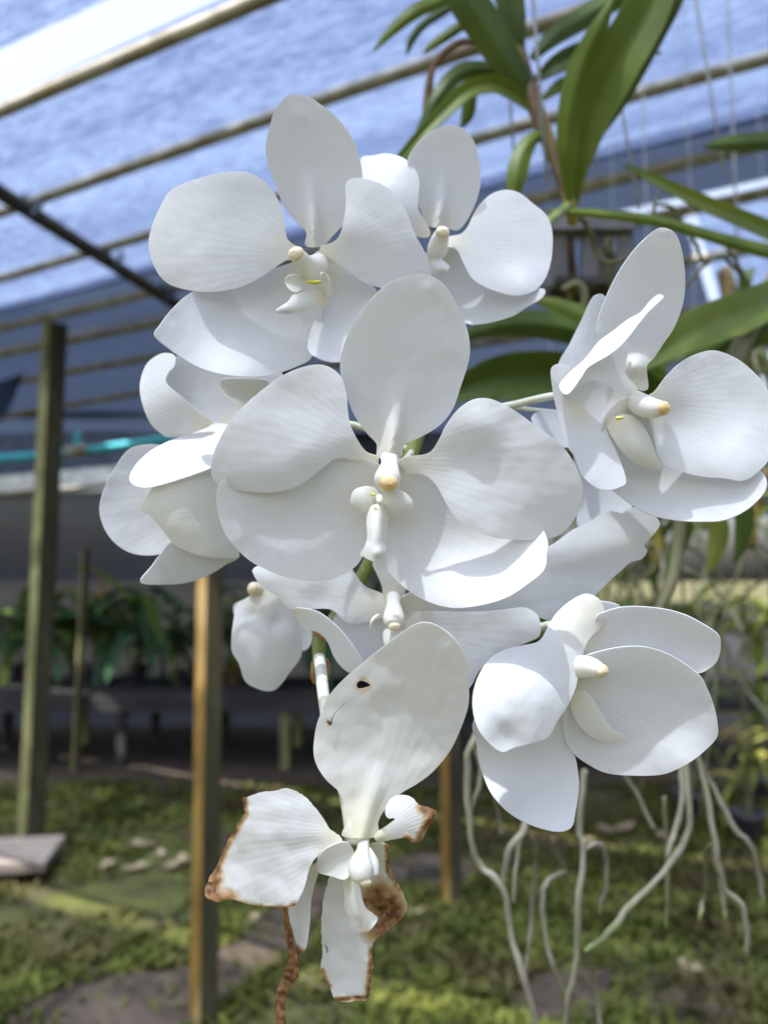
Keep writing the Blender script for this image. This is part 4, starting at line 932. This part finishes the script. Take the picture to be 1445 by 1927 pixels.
blade('leaf', V1, [(1010,210,.487,14),(968,140,.48,32),(925,70,.475,40),(880,0,.47,44),(850,-60,.47,40)], 'leafdark', .3)
blade('leaf', V1, [(975,110,.493,12),(968,50,.49,26),(960,-10,.49,30),(955,-70,.49,25)], 'leafdark', .35, -1)
blade('leaf', V1, [(880,-20,.52,8),(830,0,.515,16),(780,22,.51,16),(735,60,.51,11),(702,96,.51,2)], 'leaf', .4)
blade('leaf', V1, [(880,-5,.53,6),(835,20,.53,10),(795,48,.53,9),(774,76,.53,8),(766,102,.53,2)], 'leafdark', .4)
blade('leaf', V1, [(900,30,.50,6),(865,50,.50,11),(835,70,.50,11),(810,88,.50,8),(797,100,.50,2)], 'leaf', .4)
blade('leaf', V1, [(1000,110,.51,8),(1050,62,.515,22),(1110,25,.52,26),(1180,-15,.52,22)], 'leafdark', .3)
blade('leaf', V1, [(1008,150,.505,8),(1055,115,.51,22),(1110,95,.515,24),(1180,92,.52,14),(1245,99,.52,2)], 'leafdark', .35, -1)
blade('leaf', V1, [(1022,185,.50,6),(1055,160,.51,14),(1090,155,.515,17),(1140,160,.52,6)], 'leaf', .35)
blade('leaf', V1, [(890,150,.50,8),(885,180,.50,14),(880,215,.50,14),(868,240,.50,3)], 'leaf', .3)
blade('dried_leaf', V1, [(905,80,.495,5),(868,78,.49,7),(832,102,.488,7),(812,135,.487,6),(806,175,.487,9),(803,215,.487,8),(806,245,.487,2)], 'leafdry', .9)

p2 = [(1490, 470, .56), (1440, 560, .55), (1370, 700, .52), (1320, 800, .48), (1295, 880, .455), (1285, 925, .445), (1278, 1010, .44), (1262, 1100, .43), (1210, 1210, .425)]
V2 = empty('hanging_orchid', W(*p2[-1]), 'hanging orchid plant at right behind the flowers with pale strap leaves and long grey roots', 'plant')
ptube('stem', V2, p2, [16, 17, 17, 17, 16, 15, 12, 11, 8], 'rootolive', 12)
blade('leaf', V2, [(1475,482,.545,15),(1400,462,.52,15),(1340,445,.50,13),(1230,415,.47,12),(1120,402,.455,9),(1030,397,.45,3)], 'leaf', .9, 1, .5)
blade('leaf', V2, [(1480,445,.55,22),(1400,412,.53,20),(1330,383,.51,18),(1250,345,.50,13),(1172,307,.495,2)], 'leaflight', .4, -1)
blade('leaf', V2, [(1500,262,.56,26),(1430,266,.55,21),(1370,270,.545,17),(1322,275,.54,2)], 'leafdark', .35)
blade('leaf', V2, [(1480,545,.555,34),(1400,585,.53,46),(1320,615,.51,44),(1250,655,.50,30),(1190,700,.50,8)], 'leaflight', .5, -1)
blade('leaf', V2, [(1500,590,.58,40),(1410,620,.57,44),(1330,665,.565,34),(1260,720,.56,8)], 'leafdark', .4)
blade('leaf', V2, [(1250,700,.53,12),(1180,640,.52,20),(1110,600,.51,20),(1050,575,.51,16),(1000,560,.51,4)], 'leaflight', .5)
blade('leaf', V2, [(1290,760,.60,14),(1180,665,.59,28),(1080,620,.585,34),(960,610,.58,26),(850,640,.58,6)], 'leafdark', .4)
blade('leaf', V2, [(1290,800,.59,16),(1180,725,.58,40),(1060,708,.575,54),(940,712,.57,50),(830,745,.57,16)], 'leafdark', .5, -1)
blade('leaf', V2, [(1285,930,.50,8),(1290,980,.505,16),(1275,1030,.51,18),(1255,1090,.51,6)], 'leafdark', .4)
blade('leaf', V2, [(1330,930,.53,8),(1352,990,.53,22),(1345,1040,.53,18),(1330,1080,.53,3)], 'leafyellow', .4)
blade('leaf', V2, [(1385,900,.55,10),(1400,960,.55,22),(1395,1020,.55,16),(1380,1060,.55,3)], 'leafdark', .4)
r1 = .40
for (pts, w, mt, tp_) in [
    ([(1212,1205,.425),(1150,1240,.42),(960,1300,.40),(890,1395,.38),(879,1470,.375),(886,1580,.37),(906,1632,.37),(946,1672,.365),(962,1760,.365),(985,1840,.36),(1012,1940,.36)], 10, 'root', False),
    ([(890,1395,.38),(905,1460,.378),(890,1510,.376),(879,1545,.375)], 7, 'root', False),
    ([(1000,1500,.39),(985,1562,.385),(958,1600,.38),(948,1655,.38)], 11, 'root', True),
    ([(1000,1500,.40),(975,1600,.40),(966,1700,.40)], 7, 'root', False),
    ([(1100,1450,.40),(1090,1560,.395),(1098,1600,.39),(1088,1700,.385),(1086,1790,.385),(1072,1870,.38),(1062,1945,.38)], 9.5, 'root', False),
    ([(1098,1600,.39),(1130,1590,.395),(1142,1640,.40),(1130,1710,.40)], 7, 'root', True),
    ([(1212,1205,.425),(1270,1280,.415),(1292,1470,.40),(1296,1560,.395),(1272,1610,.39),(1230,1662,.385),(1180,1712,.38),(1140,1762,.375),(1110,1784,.375)], 9.5, 'root', True),
    ([(1280,1440,.42),(1283,1510,.415),(1268,1570,.41),(1254,1612,.40)], 8, 'root', False),
    ([(1290,1300,.42),(1315,1435,.41),(1331,1500,.405),(1347,1600,.40),(1362,1670,.40),(1398,1710,.40),(1406,1795,.40)], 8.5, 'root', False),
    ([(1310,1420,.46),(1340,1480,.46),(1382,1560,.455),(1412,1590,.45),(1428,1650,.45),(1435,1690,.45)], 8, 'root', True),
    ([(1020,1540,.44),(1038,1590,.44),(1066,1650,.44),(1076,1710,.44)], 6.5, 'rootolive', True),
    ([(985,1562,.385),(1008,1600,.42),(1002,1700,.45),(996,1780,.45),(988,1830,.45)], 7, 'root', True),
    ([(1066,1640,.44),(1035,1655,.435),(1020,1690,.43),(1028,1770,.425),(1046,1830,.42),(1062,1870,.42)], 7, 'root', False),
    ([(1112,1780,.376),(1109,1800,.40),(1118,1850,.45),(1130,1930,.45)], 7, 'root', True),
    ([(1165,1440,.46),(1195,1490,.46),(1230,1560,.46)], 7, 'root', False),
    ([(1250,1500,.47),(1256,1640,.47),(1254,1735,.47)], 6, 'rootolive', True),
    ([(1345,1590,.40),(1328,1605,.43),(1326,1680,.48),(1318,1720,.48)], 6, 'root', True),
    ([(1345,1600,.44),(1358,1660,.44),(1364,1720,.44)], 8, 'root', True),
    ([(905,1455,.378),(925,1470,.40),(936,1530,.42),(945,1570,.42)], 6, 'root', False),
    # thin roots looping above the flowers
    ([(1078,400,.475),(1105,425,.48),(1122,470,.485),(1142,494,.485),(1192,482,.49)], 8, 'rootolive', False),
    ([(1360,450,.54),(1405,530,.54),(1372,492,.54),(1352,482,.535),(1325,500,.53),(1290,540,.53)], 5.5, 'rootolive', False),
    ([(1325,500,.53),(1312,465,.53),(1300,440,.53),(1285,425,.53),(1265,390,.53),(1235,385,.53)], 5.5, 'rootolive', False),
    ([(1142,494,.485),(1150,540,.49),(1160,590,.49)], 7, 'rootolive', False),
    ([(1235,385,.53),(1225,410,.53),(1240,360,.53)], 5, 'rootolive', False)]:
    root(V2 if pts[0][1] > 420 or pts[0][0] > 1200 else V1, pts, w, mt, tp_)

# slatted grey basket the plant grew from
dK = .62
bk = empty('hanging_basket', W(1115, 545, dK), 'grey slatted hanging basket behind the right flower', 'basket')
def pxbox(name, x0, x1, y0, y1, d, th, mat, parent):
    c_ = W((x0 + x1) / 2, (y0 + y1) / 2, d); return box(name, c_, RGT * ((x1 - x0) / 2 * d / FPX), FWD * th, UPV * ((y1 - y0) / 2 * d / FPX), M[mat], parent=parent)
pxbox('rim', 1028, 1190, 408, 438, dK, .008, 'basket', bk)
pxbox('rim', 1028, 1190, 412, 440, dK + .06, .006, 'basket', bk)
for (x0, x1) in ((1030, 1066), (1094, 1122), (1160, 1188)): pxbox('slat', x0, x1, 441, 540, dK + .004, .004, 'basket', bk)
for (x0, x1) in ((1034, 1080), (1110, 1150), (1172, 1190)): pxbox('slat', x0, x1, 443, 538, dK + .06, .004, 'beam', bk)
pxbox('bottom', 1028, 1190, 542, 556, dK + .03, .034, 'beam', bk)
for k, pp in enumerate(([(1065,430,.63),(1070,470,.63),(1078,520,.635),(1072,560,.63)], [(1150,430,.64),(1146,470,.64),(1160,500,.64),(1155,545,.64)], [(1060,545,.60),(1085,535,.60),(1100,555,.60),(1096,590,.60)])):
    ptube('old_root', bk, pp, [7, 8, 8, 6], 'stem' if k == 0 else 'rootolive', 8)

# wires from the pipes down to the plants
def top_at(p): return Vector((p.x, p.y, ZP + .01))
for k, (x, y, d, x2, y2, lab) in enumerate([(1030, 345, .47, 1000, 0, 'thin hanging wire in front of the top right plant stem'), (1203, 395, .60, 1160, 160, 'thin hanging wire left of the pale strap leaf'),
        (968, 300, .62, 950, 90, 'thin faint wire behind the small curled leaf'), (1362, 330, .66, 1310, 20, 'thin faint wire at upper right'), (1125, 330, .70, 1100, 60, 'thin wire behind the broad right leaf')]):
    a = W(x, y, d); b_ = W(x2, y2, d); u = (b_ - a); u = u * ((ZP - .01 - a.z) / u.z)
    tag(tube('hanging_wire', [a, a + u * .5 + Vector((.004, 0, 0)), a + u], .0011, M['wire'], origin=a, n=6), lab, 'wire', 'wires hanging from the roof pipes')

# ---------------------------------------------------------------- more plants hanging farther back on the right
def far_hang(px, py, d, size, nl, nr, rl, mats, seed, label, rootmat='rootolive'):
    r = random.Random(seed); c = W(px, py, d); t = empty('hanging_orchid', c, label, 'plant', 'orchids hanging in the background')
    tube('stem', [c - Vector((0, 0, size * .3)), c, c + Vector((r.uniform(-.03, .03), 0, size * .5))], [.010, .012, .008], M['stem'], parent=t, n=7)
    tube('hanger', [c + Vector((0, 0, size * .4)), Vector((c.x, c.y, ZP - .01))], .0012, M['wire'], parent=t, n=5)
    for k in range(nl):
        o = bpy.data.objects.new('leaf', strap(r.choice(mats), r.randrange(4))); COL.objects.link(o); o.parent = t
        o.location = (0, 0, size * r.uniform(-.15, .5)); o.rotation_euler = (r.uniform(-.4, .4), r.uniform(-.4, .5), r.random() * 6.28)
        s = size * r.uniform(.6, 1.0); o.scale = (s, s * r.uniform(.8, 1.4), s)
    for k in range(nr):
        a = r.random() * 6.28; q = .05 + .10 * r.random(); L_ = rl * r.uniform(.5, 1.0); p0 = c + Vector((0, 0, r.uniform(-.3, .1) * size)); pts = [p0]
        for i in range(1, 6):
            f = i / 5; pts.append(p0 + Vector((math.cos(a) * q * f ** .5 + r.uniform(-.02, .02), math.sin(a) * q * f ** .5 + r.uniform(-.02, .02), .03 * math.sin(f * 3) - L_ * f)))
        tube('root', pts, [.0026, .0026, .0024, .0022, .002, .0018], M[rootmat if r.random() < .85 else 'root'], parent=t, n=6, sub=3)
far_hang(1235, 1005, 1.1, .17, 16, 7, .30, ['leafdark', 'leafblue'], 1, 'blurred hanging orchid right of the folded petal tip, with a curtain of roots')
far_hang(1410, 975, 1.05, .13, 10, 5, .38, ['leafdark', 'leaf', 'leafyellow'], 2, 'blurred hanging orchid at the right edge below the right flower')
far_hang(1320, 950, 1.7, .18, 8, 6, .55, ['leafdark', 'leafyellow'], 3, 'blurred hanging orchid with yellowing leaves under the right flower')
far_hang(1170, 1030, 2.2, .32, 14, 16, .55, ['leafdark', 'leaf'], 4, 'distant hanging orchid behind the folded petal tip')
far_hang(1460, 960, 2.3, .22, 9, 5, .65, ['leaf', 'leafyellow'], 5, 'distant hanging orchid at the right edge, roots reaching low')
far_hang(1250, 1215, 2.9, .30, 16, 8, .5, ['leafdark', 'leaf'], 6, 'farthest hanging orchid over the bench at right')
far_hang(1040, 880, 2.4, .26, 9, 14, .6, ['leafdark', 'leaf'], 7, 'distant hanging orchid behind the centre flower')
far_hang(1395, 640, .85, .16, 6, 9, .13, ['leafdark', 'leaf'], 8, 'hanging orchid behind the yellow green leaf at right, with olive roots')
# leafy clumps with yellow leaves low on the right
def clump(px, py, d, size, nl, mats, seed, label):
    r = random.Random(seed); c = W(px, py, d); g = Vector((c.x, c.y, ground_z(c.x, c.y))); t = empty('potted_orchid', g, label, 'plant', 'potted orchids standing on the floor at right')
    v, f = pot_geo(g, .09, .16); mesh_obj('pot', v, f, M['pot'], parent=t)
    top = Vector((c.x, c.y, c.z)); tube('stem', [g + Vector((0, 0, .12)), g + (top - g) * .6 + Vector((.02, 0, 0)), top], [.016, .014, .009], M['rootolive'], parent=t, n=7)
    for k in range(nl):
        o = bpy.data.objects.new('leaf', strap(r.choice(mats), r.randrange(4))); COL.objects.link(o); o.parent = t
        o.location = (top - g) * r.uniform(.55, 1.0); o.rotation_euler = (r.uniform(-.3, .3), r.uniform(-.5, .3), r.random() * 6.28); s = size * r.uniform(.6, 1.0); o.scale = (s, s * r.uniform(.8, 1.5), s)
clump(1400, 1385, 4.2, .36, 18, ['leafyellow', 'leafyellow', 'leaf'], 11, 'yellow leaved plant low at the right edge beyond the lowest flower')
clump(1425, 1270, 4.9, .45, 18, ['leaf', 'leafyellow', 'leafdark'], 12, 'green leaved plant at the right edge behind the yellow one')
clump(1290, 1310, 4.6, .45, 18, ['leaf', 'leafdark', 'leafblue'], 13, 'dark green plant behind the lowest right flower')
